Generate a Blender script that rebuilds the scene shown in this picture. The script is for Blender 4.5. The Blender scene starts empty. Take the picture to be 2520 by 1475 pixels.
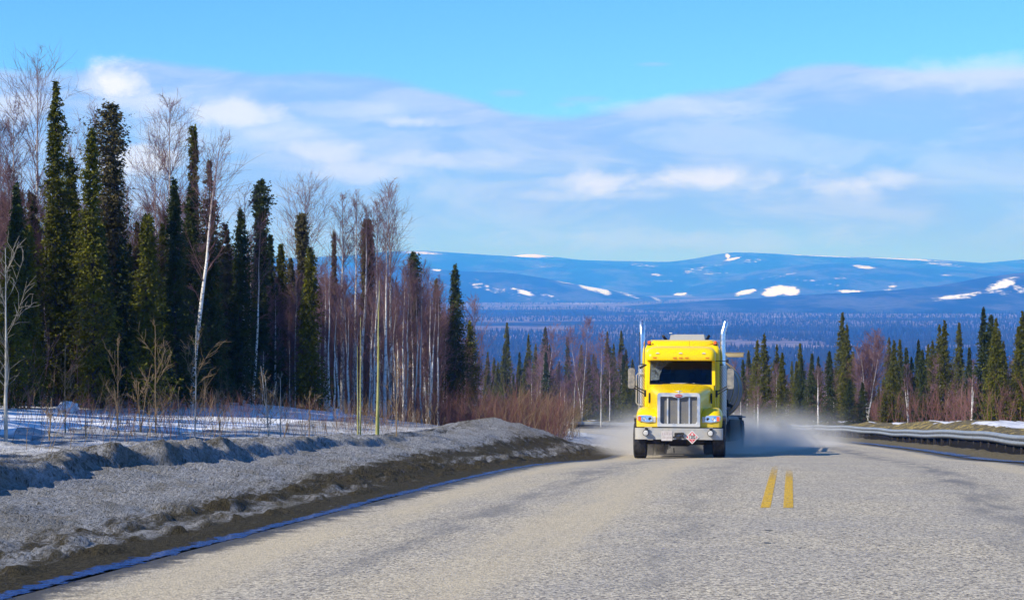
import bpy, bmesh, math, random
import numpy as np
from mathutils import Vector, Matrix, noise as mnoise

S = bpy.context.scene
COL = S.collection
rng = np.random.default_rng(7)
random.seed(7)

# ------------------------------------------------------------------ camera
FPX = 4895.0                     # focal length in the units of a 2519 px wide frame
CAM_Z, HORIZON = 1.3, 680.0
cam_d = bpy.data.cameras.new('camera')
cam = bpy.data.objects.new('camera', cam_d)
COL.objects.link(cam)
cam.location = (0, 0, CAM_Z)
cam.rotation_euler = (math.radians(90) - math.atan((737.5 - HORIZON) / FPX), 0, 0)
cam_d.sensor_width = 36
cam_d.lens = 36 * FPX / 2519
cam_d.clip_start, cam_d.clip_end = 0.2, 60000
S.camera = cam

# ------------------------------------------------------------------ light
SUN_EL = math.radians(37)
SUN_BACK = math.radians(30)      # how far behind the camera, from pure left
sun_dir = Vector((-math.cos(SUN_EL) * math.cos(SUN_BACK), -math.cos(SUN_EL) * math.sin(SUN_BACK), math.sin(SUN_EL)))
sd = bpy.data.lights.new('sun', 'SUN')
sun = bpy.data.objects.new('sun', sd)
COL.objects.link(sun)
sun.location = (-60, -40, 60)
sun.rotation_euler = sun_dir.to_track_quat('Z', 'Y').to_euler()
sd.energy, sd.angle, sd.color = 5.0, math.radians(0.53), (1.0, 0.94, 0.82)

W = bpy.data.worlds.new('World')
S.world = W
W.use_nodes = True


class NT:
    """small helper to write node trees as expressions"""
    def __init__(self, tree):
        self.t = tree
        self.n, self.l = tree.nodes, tree.links

    def put(self, sock, v):
        if isinstance(v, bpy.types.NodeSocket):
            self.l.new(v, sock)
        elif isinstance(v, (tuple, list)) and sock.type == 'RGBA' and len(v) == 3:
            sock.default_value = (*v, 1)
        else:
            sock.default_value = v

    def m(self, op, a, b=0.0, c=0.0, clamp=False):
        nd = self.n.new('ShaderNodeMath')
        nd.operation, nd.use_clamp = op, clamp
        self.put(nd.inputs[0], a); self.put(nd.inputs[1], b)
        if len(nd.inputs) > 2: self.put(nd.inputs[2], c)
        return nd.outputs[0]

    def rng(self, v, a, b, c=0.0, d=1.0, smooth=True):
        nd = self.n.new('ShaderNodeMapRange')
        nd.interpolation_type = 'SMOOTHSTEP' if smooth else 'LINEAR'
        self.put(nd.inputs['Value'], v)
        for k, x in (('From Min', a), ('From Max', b), ('To Min', c), ('To Max', d)): self.put(nd.inputs[k], x)
        return nd.outputs['Result']

    def mix(self, f, a, b, mode='MIX'):
        nd = self.n.new('ShaderNodeMix')
        nd.data_type, nd.blend_type = 'RGBA', mode
        self.put(nd.inputs[0], f); self.put(nd.inputs[6], a); self.put(nd.inputs[7], b)
        return nd.outputs[2]

    def noise(self, vec=None, scale=5.0, detail=4.0, rough=0.55, dist=0.0, out='Fac'):
        nd = self.n.new('ShaderNodeTexNoise')
        if vec is not None: self.put(nd.inputs['Vector'], vec)
        self.put(nd.inputs['Scale'], scale); self.put(nd.inputs['Detail'], detail)
        self.put(nd.inputs['Roughness'], rough); self.put(nd.inputs['Distortion'], dist)
        return nd.outputs[out]

    def voro(self, vec=None, scale=5.0, feature='F1', out='Color'):
        nd = self.n.new('ShaderNodeTexVoronoi')
        nd.feature = feature
        if vec is not None: self.put(nd.inputs['Vector'], vec)
        self.put(nd.inputs['Scale'], scale)
        return nd.outputs[out]

    def co(self, out='Object'):
        return self.n.new('ShaderNodeTexCoord').outputs[out]

    def scale(self, vec, s, loc=(0, 0, 0)):
        nd = self.n.new('ShaderNodeMapping')
        self.put(nd.inputs['Vector'], vec)
        nd.inputs['Scale'].default_value = s
        nd.inputs['Location'].default_value = loc
        return nd.outputs[0]

    def sep(self, v):
        nd = self.n.new('ShaderNodeSeparateXYZ')
        self.put(nd.inputs[0], v)
        return nd.outputs

    def comb(self, x, y, z=0.0):
        nd = self.n.new('ShaderNodeCombineXYZ')
        for i, v in enumerate((x, y, z)): self.put(nd.inputs[i], v)
        return nd.outputs[0]

    def attr(self, name, out='Fac'):
        nd = self.n.new('ShaderNodeAttribute')
        nd.attribute_name = name
        return nd.outputs[out]

    def bump(self, h, strength=0.5, dist=0.02):
        nd = self.n.new('ShaderNodeBump')
        self.put(nd.inputs['Height'], h)
        self.put(nd.inputs['Strength'], strength); self.put(nd.inputs['Distance'], dist)
        return nd.outputs[0]

    def rand(self):
        return self.n.new('ShaderNodeObjectInfo').outputs['Random']


# sky: Nishita, with a deck of stratus low over the horizon, fixed by compass direction
w = NT(W.node_tree)
for nd in list(w.n): w.n.remove(nd)
sky = w.n.new('ShaderNodeTexSky')
sky.sky_type = 'NISHITA'
sky.sun_disc = False
sky.sun_elevation = SUN_EL
sky.sun_rotation = math.atan2(sun_dir.x, sun_dir.y)
sky.altitude, sky.air_density, sky.dust_density, sky.ozone_density = 300, 1.0, 0.0, 2.5
SKY_STRENGTH = 0.085
dirv = w.sep(w.co('Generated'))
AZ = w.m('ARCTAN2', dirv[0], dirv[1])
EL = dirv[2]
clear = w.mix(1.0, sky.outputs[0], (0.58, 1.22, 1.98), 'MULTIPLY')
K = 1 / SKY_STRENGTH


def sky_az(xd): return math.atan((xd - 1259.5) / FPX)
def sky_el(yd): return math.sin(math.atan((HORIZON - yd) / FPX))
def kc(r, g, b): return (r * K, g * K, b * K)


fc = w.n.new('ShaderNodeFloatCurve')
pts = [(-2400, 168), (-900, 150), (0, 172), (150, 180), (330, 150), (480, 158), (620, 170), (760, 168), (900, 178), (980, 190), (1080, 214), (1180, 244), (1300, 274),
       (1400, 276), (1500, 256), (1600, 232), (1700, 216), (1800, 212), (1880, 188), (1960, 158), (2080, 152), (2200, 164), (2300, 172), (2519, 166), (3300, 150), (4900, 168)]
cv = fc.mapping.curves[0]
A0, A1 = sky_az(-2400), sky_az(4900)
pp = [((sky_az(x) - A0) / (A1 - A0), sky_el(y) / 0.2) for x, y in pts]
cv.points[0].location, cv.points[1].location = pp[0], pp[-1]
for p in pp[1:-1]: cv.points.new(*p)
fc.mapping.update()
w.put(fc.inputs['Value'], w.rng(AZ, A0, A1, smooth=False))
top = w.m('MULTIPLY', fc.outputs[0], 0.2)
AE = w.comb(w.m('MULTIPLY', AZ, 1.0), w.m('MULTIPLY', EL, 3.6))
AE2 = w.comb(w.m('MULTIPLY', AZ, 1.0), w.m('MULTIPLY', EL, 1.7), 3.0)
n_edge = w.noise(AE, 22, 5, 0.55)
n_band = w.noise(AE, 13, 9, 0.60, 0.5)
n_puff = w.noise(AE2, 26, 9, 0.62, 0.3)
deck = w.rng(w.m('SUBTRACT', w.m('ADD', top, w.m('MULTIPLY', w.m('SUBTRACT', n_edge, 0.5), 0.007)), EL), 0.0, 0.006)
band = w.rng(n_band, 0.38, 0.64)
deck_col = w.mix(band, kc(0.27, 0.48, 0.92), kc(0.42, 0.59, 0.93))
low = w.rng(EL, 0.006, 0.036)
deck_col = w.mix(low, kc(0.31, 0.57, 0.92), deck_col)
thick = w.m('MULTIPLY', deck, w.rng(w.noise(AE, 6, 3, 0.5), 0.25, 0.6, 0.82, 1.0))
col = w.mix(thick, clear, deck_col)
puffs = [(275, 214, 115, 48, 1.0), (350, 262, 150, 34, .5), (560, 285, 120, 42, .7), (330, 400, 110, 36, .75), (760, 372, 120, 30, .55), (1000, 300, 90, 16, .55), (1460, 452, 120, 34, .75), (1730, 445, 130, 30, .75), (1640, 268, 210, 26, .35), (2070, 455, 90, 34, .6),
         (2180, 440, 70, 26, .5), (900, 425, 160, 26, .4), (2300, 200, 260, 40, .35), (1050, 395, 130, 20, .4), (30, 280, 110, 40, .5), (1600, 590, 500, 30, .18), (690, 330, 130, 26, .35), (1180, 395, 150, 22, .28), (860, 270, 160, 18, .25), (1480, 480, 200, 16, .3), (420, 330, 90, 36, .4), (-700, 260, 250, 40, .5), (3200, 330, 250, 45, .5)]
mask = None
for (x, y, rx, ry, st) in puffs:
    dx = w.m('DIVIDE', w.m('SUBTRACT', AZ, sky_az(x)), rx / FPX)
    dy = w.m('DIVIDE', w.m('SUBTRACT', EL, sky_el(y)), ry / FPX)
    r2 = w.m('ADD', w.m('MULTIPLY', dx, dx), w.m('MULTIPLY', dy, dy))
    d = w.m('ADD', w.m('SQRT', r2), w.m('MULTIPLY', w.m('SUBTRACT', n_puff, 0.5), 3.6))
    k = w.rng(d, 0.1, 1.35, st, 0.0)
    mask = k if mask is None else w.m('MAXIMUM', mask, k)
col = w.mix(mask, col, kc(0.80, 0.86, 1.0))
wisps = [(1610, 160, 50, 7, .5), (1250, 230, 55, 13, .5), (1440, 245, 75, 11, .45), (1390, 258, 40, 8, .35)]
wm = None
for (x, y, rx, ry, st) in wisps:
    dx = w.m('DIVIDE', w.m('SUBTRACT', AZ, sky_az(x)), rx / FPX)
    dy = w.m('DIVIDE', w.m('SUBTRACT', EL, sky_el(y)), ry / FPX)
    d = w.m('ADD', w.m('SQRT', w.m('ADD', w.m('MULTIPLY', dx, dx), w.m('MULTIPLY', dy, dy))), w.m('MULTIPLY', w.m('SUBTRACT', n_edge, 0.5), 1.6))
    k = w.rng(d, 0.2, 1.1, st, 0.0)
    wm = k if wm is None else w.m('MAXIMUM', wm, k)
col = w.mix(wm, col, kc(0.33, 0.56, 0.90))
bg = w.n.new('ShaderNodeBackground')
w.put(bg.inputs['Color'], col)
bg.inputs['Strength'].default_value = SKY_STRENGTH
wo = w.n.new('ShaderNodeOutputWorld')
w.l.new(bg.outputs[0], wo.inputs['Surface'])

S.view_settings.view_transform = 'Standard'
S.view_settings.look = 'None'
S.view_settings.gamma = 1
S.view_settings.use_curve_mapping = False
S.view_settings.exposure = 0.2
S.render.engine = 'CYCLES'
S.cycles.max_bounces = 6
S.cycles.diffuse_bounces = 2
S.cycles.glossy_bounces = 3
S.cycles.transparent_max_bounces = 16
S.cycles.volume_bounces = 2
S.cycles.use_denoising = True
S.cycles.sample_clamp_indirect = 6


# ------------------------------------------------------------------ materials
def mat(name, color=None, rough=0.8, metal=0.0, build=None, spec=0.3, coat=0.0):
    m_ = bpy.data.materials.new(name)
    m_.use_nodes = True
    t = NT(m_.node_tree)
    b = t.n['Principled BSDF']
    b.inputs['Roughness'].default_value = rough
    b.inputs['Metallic'].default_value = metal
    b.inputs['Specular IOR Level'].default_value = spec
    b.inputs['Coat Weight'].default_value = coat
    if color is not None: b.inputs['Base Color'].default_value = (*color, 1)
    if build: build(t, b)
    return m_


def varied(c1, c2, scale=3.0, detail=4, objvar=0.0, bump=0.0, bscale=30):
    def f(t, b):
        co = t.co()
        n = t.noise(co, scale, detail)
        c = t.mix(t.rng(n, .3, .7), c1, c2)
        if objvar:
            c = t.mix(t.m('MULTIPLY', t.rand(), objvar), c, tuple(x * .35 for x in c1))
        t.put(b.inputs['Base Color'], c)
        if bump: t.put(b.inputs['Normal'], t.bump(t.noise(co, bscale, 4), bump, .02))
    return f


# ------------------------------------------------------------------ object helpers
def link(name, me, parent=None, m=None, smooth=False):
    o = bpy.data.objects.new(name, me)
    COL.objects.link(o)
    if parent: o.parent = parent
    if m is not None and not me.materials: me.materials.append(m)
    if smooth: me.polygons.foreach_set('use_smooth', np.ones(len(me.polygons), dtype=bool))
    return o


def mesh_np(name, V, F):
    """V (n,3), F (m,k) -> mesh, fast"""
    V = np.asarray(V, dtype=np.float32); F = np.asarray(F, dtype=np.int32)
    me = bpy.data.meshes.new(name)
    me.vertices.add(len(V)); me.vertices.foreach_set('co', V.ravel())
    k = F.shape[1]
    me.loops.add(F.size); me.loops.foreach_set('vertex_index', F.ravel())
    me.polygons.add(len(F)); me.polygons.foreach_set('loop_start', np.arange(0, F.size, k, dtype=np.int32))
    me.update(calc_edges=True)
    return me


def thing(name, label, cat, loc=(0, 0, 0), rotz=0.0, group=None):
    o = bpy.data.objects.new(name, None)
    COL.objects.link(o)
    o.location = loc; o.rotation_euler = (0, 0, rotz); o.empty_display_size = .3
    o['label'] = label; o['category'] = cat
    if group: o['group'] = group
    return o


def tag(o, label=None, cat=None, group=None, kind=None):
    if label: o['label'] = label
    if cat: o['category'] = cat
    if group: o['group'] = group
    if kind: o['kind'] = kind
    return o


def grid_mesh(name, X, Y, Z, uv=None, attrs=None):
    ny, nx = X.shape
    V = np.stack([X, Y, Z], -1).reshape(-1, 3)
    idx = np.arange(nx * ny).reshape(ny, nx)
    F = np.stack([idx[:-1, :-1], idx[:-1, 1:], idx[1:, 1:], idx[1:, :-1]], -1).reshape(-1, 4)
    me = mesh_np(name, V, F)
    for k, a in (attrs or {}).items():
        at = me.attributes.new(k, 'FLOAT', 'POINT')
        at.data.foreach_set('value', np.asarray(a, dtype=np.float32).ravel())
    me.polygons.foreach_set('use_smooth', np.ones(len(me.polygons), dtype=bool))
    return me


def vnoise(x, y, seed=0):
    """value noise on numpy arrays, 0..1"""
    xi, yi = np.floor(x).astype(np.int64), np.floor(y).astype(np.int64)
    fx, fy = x - xi, y - yi
    fx, fy = fx * fx * (3 - 2 * fx), fy * fy * (3 - 2 * fy)

    def h(a, b):
        n = (a * 374761393 + b * 668265263 + seed * 2147483647) & 0xFFFFFFFF
        n = ((n ^ (n >> 13)) * 1274126177) & 0xFFFFFFFF
        return ((n ^ (n >> 16)) & 0xFFFF) / 65535.0
    return (h(xi, yi) * (1 - fx) + h(xi + 1, yi) * fx) * (1 - fy) + (h(xi, yi + 1) * (1 - fx) + h(xi + 1, yi + 1) * fx) * fy


def fbm(x, y, oct=4, seed=0, gain=.5):
    s, a, t = 0, 1.0, 0
    for i in range(oct):
        s = s + a * vnoise(x * 2 ** i + 17.3 * i, y * 2 ** i + 5.1 * i, seed + i)
        t += a; a *= gain
    return s / t


def sst(x, a, b):
    t = np.clip((x - a) / (b - a), 0, 1)
    return t * t * (3 - 2 * t)


# ------------------------------------------------------------------ the lie of the land
_ky = np.array([-40, -10, 0, 15, 30, 42, 55, 62, 77, 103, 127, 142, 200, 300, 500.])
_kz = np.array([2.36, .59, 0, -.885, -1.77, -2.60, -3.69, -4.2, -5.27, -7.1, -8.75, -9.83, -13.95, -21, -35.])
_n = len(_ky)
_hh = np.diff(_ky)
_A = np.zeros((_n, _n)); _b = np.zeros(_n); _A[0, 0] = _A[-1, -1] = 1
for i in range(1, _n - 1):
    _A[i, i - 1], _A[i, i], _A[i, i + 1] = _hh[i - 1], 2 * (_hh[i - 1] + _hh[i]), _hh[i]
    _b[i] = 6 * ((_kz[i + 1] - _kz[i]) / _hh[i] - (_kz[i] - _kz[i - 1]) / _hh[i - 1])
_M = np.linalg.solve(_A, _b)


def zr(Y):
    """road surface height along the road"""
    Y = np.asarray(Y, dtype=float)
    i = np.clip(np.searchsorted(_ky, Y) - 1, 0, _n - 2)
    h = _hh[i]; a = (_ky[i + 1] - Y) / h; b = (Y - _ky[i]) / h
    return a * _kz[i] + b * _kz[i + 1] + ((a ** 3 - a) * _M[i] + (b ** 3 - b) * _M[i + 1]) * h * h / 6


def cx(Y):
    """road centre line"""
    Y = np.asarray(Y, dtype=float)
    d = np.clip(Y - 45, 0, 215)
    return .1404 * Y - .156 - .001 * d * d - .43 * np.clip(Y - 260, 0, None)


def bankL(a, Y):
    """left of the road: a = metres from the centre line; height over the road"""
    H = np.interp(Y, [0, 20, 36, 44, 52, 57, 62, 66, 71, 80, 120, 300], [.56, .56, .57, .58, .78, .98, 1.02, .85, .42, .30, .35, .4])
    lip = np.interp(Y, [0, 30, 40, 47, 52], [.24, .24, .18, .08, 0])
    jag = (fbm(Y * 1.6, a * .9, 4, 3) - .5) + .6 * (fbm(Y * 4.6 + a * 2, a * 1.5, 3, 14) - .5)
    crest = 8.75 + (fbm(Y * .35, Y * 0, 3, 9) - .5) * .9
    f = sst(a, 5.65, 8.9) ** .85
    face = f * (H - lip)
    wall = sst(a, crest - .20 + jag * .35, crest + .05 + jag * .35) * lip * (1 + 1.1 * jag)
    drop = sst(a, crest + .2, crest + 1.5) * np.interp(Y, [0, 40, 50, 62, 72], [.10, .10, .10, .30, .08])
    field = .066 * np.clip(a - 10.2, 0, 17) + .02 * np.clip(a - 27, 0, 200)
    mound = .55 * np.exp(-((Y - 67) / 9) ** 2 - ((a - 17.5) / 6.5) ** 2) + .18 * (fbm(Y * .16, a * .2, 3, 21) - .5) * sst(a, 10, 13)
    micro = ((fbm(Y * 2.2 + a * 1.1, a * 2.4, 4, 5) - .5) * .15 + (fbm(Y * 7 + a * 9, a * 3.2, 3, 8) - .5) * .07 + (fbm(Y * .7 + a * .5, a * .9, 3, 15) - .5) * .16) * sst(a, 5.5, 6.6) * (1 - .75 * sst(a, 9.6, 10.6))
    lumps = (sst(fbm(Y * 2.3, a * 4.6, 3, 31), .52, .75)) * .07 * sst(a, 5.35, 5.75) * (1 - sst(a, 6.2, 6.9))
    return -.02 + .03 * sst(a, 5.0, 5.6) + face + wall - drop + field + mound + micro + lumps


def bankR(a, Y):
    H = np.interp(Y, [0, 50, 62, 72, 84, 95, 120, 300], [.55, .55, .62, .72, .98, .84, .78, .8])
    n = (fbm(Y * .3, a * .5, 4, 41) - .5)
    dirt = .10 * sst(a, 5.5, 6.6)
    mound = .33 * sst(a, 7.02, 7.16) + (H - .36 + .35 * n) * sst(a, 7.6, 9.4)
    fall = .055 * np.clip(a - 10.5, 0, 300)
    rough = (fbm(Y * 1.7, a * 2.5, 4, 47) - .5) * .16 * sst(a, 5.2, 7.8)
    edge = (.05 + (fbm(Y * 2.5, a * .1, 3, 51) - .5) * .12) * sst(a, 6.1, 6.4) * (1 - sst(a, 6.5, 6.75)) - .10 * sst(a, 6.55, 6.8) * (1 - sst(a, 7.0, 7.03))
    return -.02 + dirt + mound - fall + rough + edge


def ground(X, Y):
    u = X - cx(Y)
    z = zr(Y) + np.where(u < 0, bankL(np.abs(u), Y), bankR(np.abs(u), Y)) * sst(np.abs(u), 4.9, 5.2) - .03 * (np.abs(u) < 5)
    return z


def gz(X, Y): return float(ground(np.array([float(X)]), np.array([float(Y)]))[0])
def px_x(xd, Y): return (xd - 1259.5) / FPX * Y
def px_z(yd, Y): return CAM_Z - (yd - HORIZON) / FPX * Y

# ------------------------------------------------------------------ ground materials
def b_road(t, b):
    co = t.co()
    u, s = t.attr('u'), t.attr('s')
    us = t.comb(u, t.m('MULTIPLY', s, .09))
    stone = t.voro(co, 46, out='Color')
    stv = t.sep(stone)
    grains = t.mix(t.rng(stv[0], .15, .95, smooth=False), (.20, .168, .128), (.74, .64, .47))
    grains = t.mix(t.rng(stv[1], .84, .97), grains, (.06, .058, .06))
    grains = t.mix(t.rng(stv[2], .86, .97), grains, (.60, .52, .38))
    big = t.noise(co, .55, 5, .6)
    grains = t.mix(t.rng(big, .3, .75, 0, .35), grains, (.23, .225, .235))
    streak = t.noise(us, 1.1, 5, .6, .4)
    # sand blown into strips along the lane, tyre-polished strips between
    def strip(c, wd): return t.rng(t.m('ABSOLUTE', t.m('SUBTRACT', t.m('ADD', u, t.m('MULTIPLY', t.m('SUBTRACT', streak, .5), 1.6)), c)), 0.0, wd, 1.0, 0.0)
    sand = t.m('MAXIMUM', strip(-2.15, .85), t.m('MAXIMUM', strip(-4.3, .85), t.m('MULTIPLY', strip(4.4, .8), .8)))
    sand = t.m('MULTIPLY', sand, t.rng(t.noise(us, 2.3, 5, .65), .25, .6, .25, 1.0))
    c = t.mix(t.m('MULTIPLY', sand, t.rng(stv[0], .1, .9, .55, .95, smooth=False)), grains, (.55, .455, .30))
    dark = t.m('MAXIMUM', t.m('MULTIPLY', strip(-3.25, .45), .8), t.m('MAXIMUM', strip(2.6, .7), t.m('MULTIPLY', strip(-.95, .5), .5)))
    dark = t.m('MULTIPLY', dark, t.rng(t.noise(t.comb(u, t.m('MULTIPLY', s, .22)), 1.9, 5, .65), .36, .62, 0, .8))
    c = t.mix(dark, c, (.145, .138, .135))
    # wet margin beside the melt water
    au = t.m('ADD', t.m('ABSOLUTE', u), t.m('MULTIPLY', t.m('SUBTRACT', t.noise(co, 2.6, 6, .7), .5), 1.1))
    wet = t.m('MULTIPLY', t.rng(au, 4.62, 4.95), .95)
    c = t.mix(wet, c, (.06, .047, .03))
    patch = t.noise(t.comb(u, t.m('MULTIPLY', s, .5)), 3.4, 5, .7)
    c = t.mix(t.rng(patch, .66, .74, 0, .35), c, (.10, .10, .115))
    t.put(b.inputs['Base Color'], c)
    h = t.m('ADD', t.voro(co, 52, out='Distance'), t.m('MULTIPLY', t.noise(co, 130, 2), .6))
    t.put(b.inputs['Normal'], t.bump(h, .55, .012))
    t.put(b.inputs['Roughness'], t.rng(wet, 0, 1, .85, .5))


M_ROAD = mat('chipseal road', build=b_road, rough=.85, spec=.25)


def b_bank(t, b):
    co = t.co()
    a, s = t.attr('a'), t.attr('s')
    ss = t.m('ADD', s, t.m('MULTIPLY', a, -1.6))
    sl = t.comb(t.m('MULTIPLY', ss, .9), t.m('MULTIPLY', a, 3.0))
    fine = t.noise(co, 17, 6, .7)
    sl_n = t.noise(sl, 1.5, 6, .68)
    grit = t.noise(sl, 7.0, 5, .75)
    snow = t.mix(t.rng(grit, .36, .68), (.32, .315, .31), (.56, .56, .585))
    snow = t.mix(t.rng(fine, .46, .68, 0, .8), snow, (.10, .088, .062))
    stain = t.rng(t.noise(t.comb(t.m('MULTIPLY', ss, .5), t.m('MULTIPLY', a, 1.1)), 1.0, 5, .6), .46, .66, 0, .6)
    snow = t.mix(stain, snow, (.20, .175, .125))
    dirt = t.mix(t.rng(fine, .3, .7), (.032, .025, .012), (.105, .085, .042))
    dots = t.rng(t.voro(t.comb(t.m('MULTIPLY', ss, 1.0), t.m('MULTIPLY', a, 1.6)), 13, out='Distance'), .16, .30, 1, 0)
    snow = t.mix(t.m('MULTIPLY', dots, t.rng(t.noise(co, 3.1, 4), .40, .62, 0, .9)), snow, (.05, .043, .03))
    band = t.attr('dirt')
    f = t.m('ADD', band, t.m('MULTIPLY', t.m('SUBTRACT', sl_n, .5), 1.7))
    f = t.m('ADD', f, t.m('MULTIPLY', t.m('SUBTRACT', fine, .5), .6))
    c = t.mix(t.rng(f, .28, .78), snow, dirt)
    cl = t.m('MULTIPLY', t.attr('clean'), t.rng(t.noise(co, 3.0, 4), .3, .62))
    c = t.mix(cl, c, (.80, .80, .83))
    t.put(b.inputs['Base Color'], c)
    h = t.m('ADD', t.noise(co, 26, 5, .7), t.m('MULTIPLY', grit, 1.2))
    t.put(b.inputs['Normal'], t.bump(h, 1.0, .09))


M_BANK = mat('dirty snow', build=b_bank, rough=.9, spec=.15)


def b_snow(t, b):
    co = t.co()
    n = t.noise(co, 1.4, 5)
    c = t.mix(t.rng(n, .3, .7), (.82, .83, .86), (.88, .88, .90))
    lit = t.voro(co, 1.7, out='Distance')
    c = t.mix(t.m('MULTIPLY', t.rng(t.noise(co, 9, 5, .7), .62, .74), .22), c, (.25, .19, .15))
    t.put(b.inputs['Base Color'], c)
    t.put(b.inputs['Normal'], t.bump(t.m('ADD', t.noise(co, 2.2, 5), t.noise(co, .6, 2)), .45, .10))


M_SNOW = mat('field snow', build=b_snow, rough=.75, spec=.25)


def b_floor(t, b):
    co = t.co()
    n = t.noise(co, .22, 6, .65)
    c = t.mix(t.rng(t.noise(co, 2.0, 5, .7), .35, .65), (.07, .05, .04), (.16, .125, .10))
    c = t.mix(t.rng(n, .57, .66), c, (.72, .73, .77))
    t.put(b.inputs['Base Color'], c)


M_FLOOR = mat('forest floor with snow', build=b_floor, rough=.9, spec=.1)


def b_water(t, b):
    co = t.co()
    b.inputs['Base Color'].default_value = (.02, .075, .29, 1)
    b.inputs['IOR'].default_value = 1.33
    n = t.noise(t.scale(co, (1, 1, 1)), 16, 4, .6)
    e = t.m('ADD', t.attr('e'), t.m('MULTIPLY', t.m('SUBTRACT', t.noise(co, 5.5, 6, .72), .5), 3.2))
    t.put(b.inputs['Alpha'], t.rng(e, .42, .56, 1, 0))
    t.put(b.inputs['Normal'], t.bump(t.m('ADD', n, t.m('MULTIPLY', t.noise(co, 6, 2), 1.2)), 1.0, .06))


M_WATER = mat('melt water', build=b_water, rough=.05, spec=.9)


def b_line(t, b):
    co = t.co()
    st = t.sep(t.voro(co, 52, out='Color'))
    y = t.mix(t.rng(st[0], 0, 1, smooth=False), (.58, .33, .012), (.75, .48, .05))
    wear = t.m('ADD', t.noise(co, 9, 5, .7), t.m('MULTIPLY', t.m('SUBTRACT', st[1], .5), .35))
    fade = t.attr('wear')
    t.put(b.inputs['Base Color'], y)
    t.put(b.inputs['Alpha'], t.rng(t.m('ADD', wear, t.m('MULTIPLY', fade, .5)), .56, .66, 1.0, .0))
    t.put(b.inputs['Normal'], t.bump(t.voro(co, 52, out='Distance'), .5, .01))


M_LINE = mat('worn yellow paint', build=b_line, rough=.8)

# ------------------------------------------------------------------ road
ys = np.concatenate([np.arange(3, 120, .4), np.arange(120, 330, 2.0)])
uu = np.linspace(-5.06, 5.06, 41)
U, Yg = np.meshgrid(uu, ys)
Xg = cx(Yg) + U
crown = -.012 * np.abs(U)
RZ = lambda u, Y: zr(Y) - .012 * np.abs(u) + .006 * (fbm((cx(Y) + u) * .5, np.asarray(Y, float) * .3, 2, 2) - .5)
road = link('road', grid_mesh('road', Xg, Yg, RZ(U, Yg), attrs={'u': U, 's': Yg}), m=M_ROAD)
tag(road, kind='structure')
for i, (u0, y0, y1) in enumerate(((-.135, 22.6, 38.5), (.125, 22.6, 37.5))):
    yy = np.arange(y0, y1 + .01, .2)
    ll = np.linspace(-.057, .057, 3)
    LU, LY = np.meshgrid(ll, yy)
    LU2 = LU + u0
    wear = np.clip((LY - y0 - 7) / 9, 0, 1) * (1.0 if i else .75)
    o = link('center_line', grid_mesh('center_line', cx(LY) + LU2, LY, RZ(LU2, LY) + .004, attrs={'wear': wear}), road, M_LINE)
# small tar spots on the lane
def spot(xd, yd, w_, h_):
    Y = 1.3 / ((yd - 969) / FPX)
    bm = bmesh.new()
    X0 = px_x(xd, Y); vs = []
    for k in range(14):
        r = .8 + .35 * random.random()
        x, y = X0 + w_ * r * math.cos(k * math.tau / 14), Y + h_ * r * math.sin(k * math.tau / 14)
        vs.append(bm.verts.new((x, y, float(RZ(np.array(x - cx(y)), np.array(y))) + .004)))
    bm.faces.new(vs)
    me = bpy.data.meshes.new('tar_spot'); bm.to_mesh(me); bm.free()
    return link('tar_spot', me, road, M_TAR)


M_TAR = mat('tar', build=varied((.05, .048, .045), (.16, .155, .15), 16), rough=.8)
spot(1888, 1337, .035, .10); spot(1893, 1306, .045, .05)

# ------------------------------------------------------------------ left bank and snow field
def strip_obj(name, a_vals, y_vals, side, fn, m, attrs):
    A_, Y_ = np.meshgrid(a_vals, y_vals)
    Z_ = zr(Y_) - .012 * 5 + fn(A_, Y_)
    at = attrs(A_, Y_); at.update(a=A_, s=Y_)
    o = link(name, grid_mesh(name, cx(Y_) + side * A_, Y_, Z_, attrs=at), m=m)
    return tag(o, kind='structure')


def bank_attrs(A_, Y_):
    toe = np.interp(Y_, [0, 15, 25, 40, 55, 70], [6.55, 6.6, 6.9, 7.6, 7.7, 7.4])
    d = .95 - .95 * sst(A_, toe - .9, toe + .5)
    lo = sst(A_, 5.65, 5.9) * (1 - sst(A_, 6.0, 6.35)) * (1 - sst(Y_, 24, 34))       # a row of icy lumps in front of the dirt
    d = d - .45 * lo
    lowband = sst(A_, 5.9, 6.3) * (1 - sst(A_, 6.5, 7.0)) * sst(Y_, 32, 42)
    d = np.where(Y_ > 30, d - .40 * lowband, d)
    top = sst(A_, 8.5, 8.8) * (1 - sst(A_, 9.3, 9.8)) * .42
    bare = sst(A_, 8.6, 8.9) * (1 - sst(A_, 9.6, 10.2)) * np.exp(-((Y_ - 43) / 1.6) ** 2) * .8
    clean = sst(A_, 9.6, 10.4)
    clean = np.maximum(clean, .9 * sst(Y_, 70, 76))
    return {'dirt': np.clip(np.maximum(d, np.maximum(top, bare)), 0, 1) * (1 - .9 * sst(Y_, 70, 78)), 'clean': clean}


yb = np.concatenate([np.arange(6, 48, .085), np.arange(48, 100, .16), np.arange(100, 300, 1.5)])
ab = np.concatenate([np.arange(4.9, 10.2, .06), np.arange(10.2, 13.6, .2)])
strip_obj('snow_bank', ab, yb, -1, bankL, M_BANK, bank_attrs)
yf = np.concatenate([np.arange(6, 110, .5), np.arange(110, 330, 4)])
af = np.concatenate([np.arange(13.4, 40, .5), np.arange(40, 160, 6)])
strip_obj('snow_field', af, yf, -1, lambda a, y: bankL(a, y) - .003, M_SNOW, lambda a, y: {})

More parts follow.
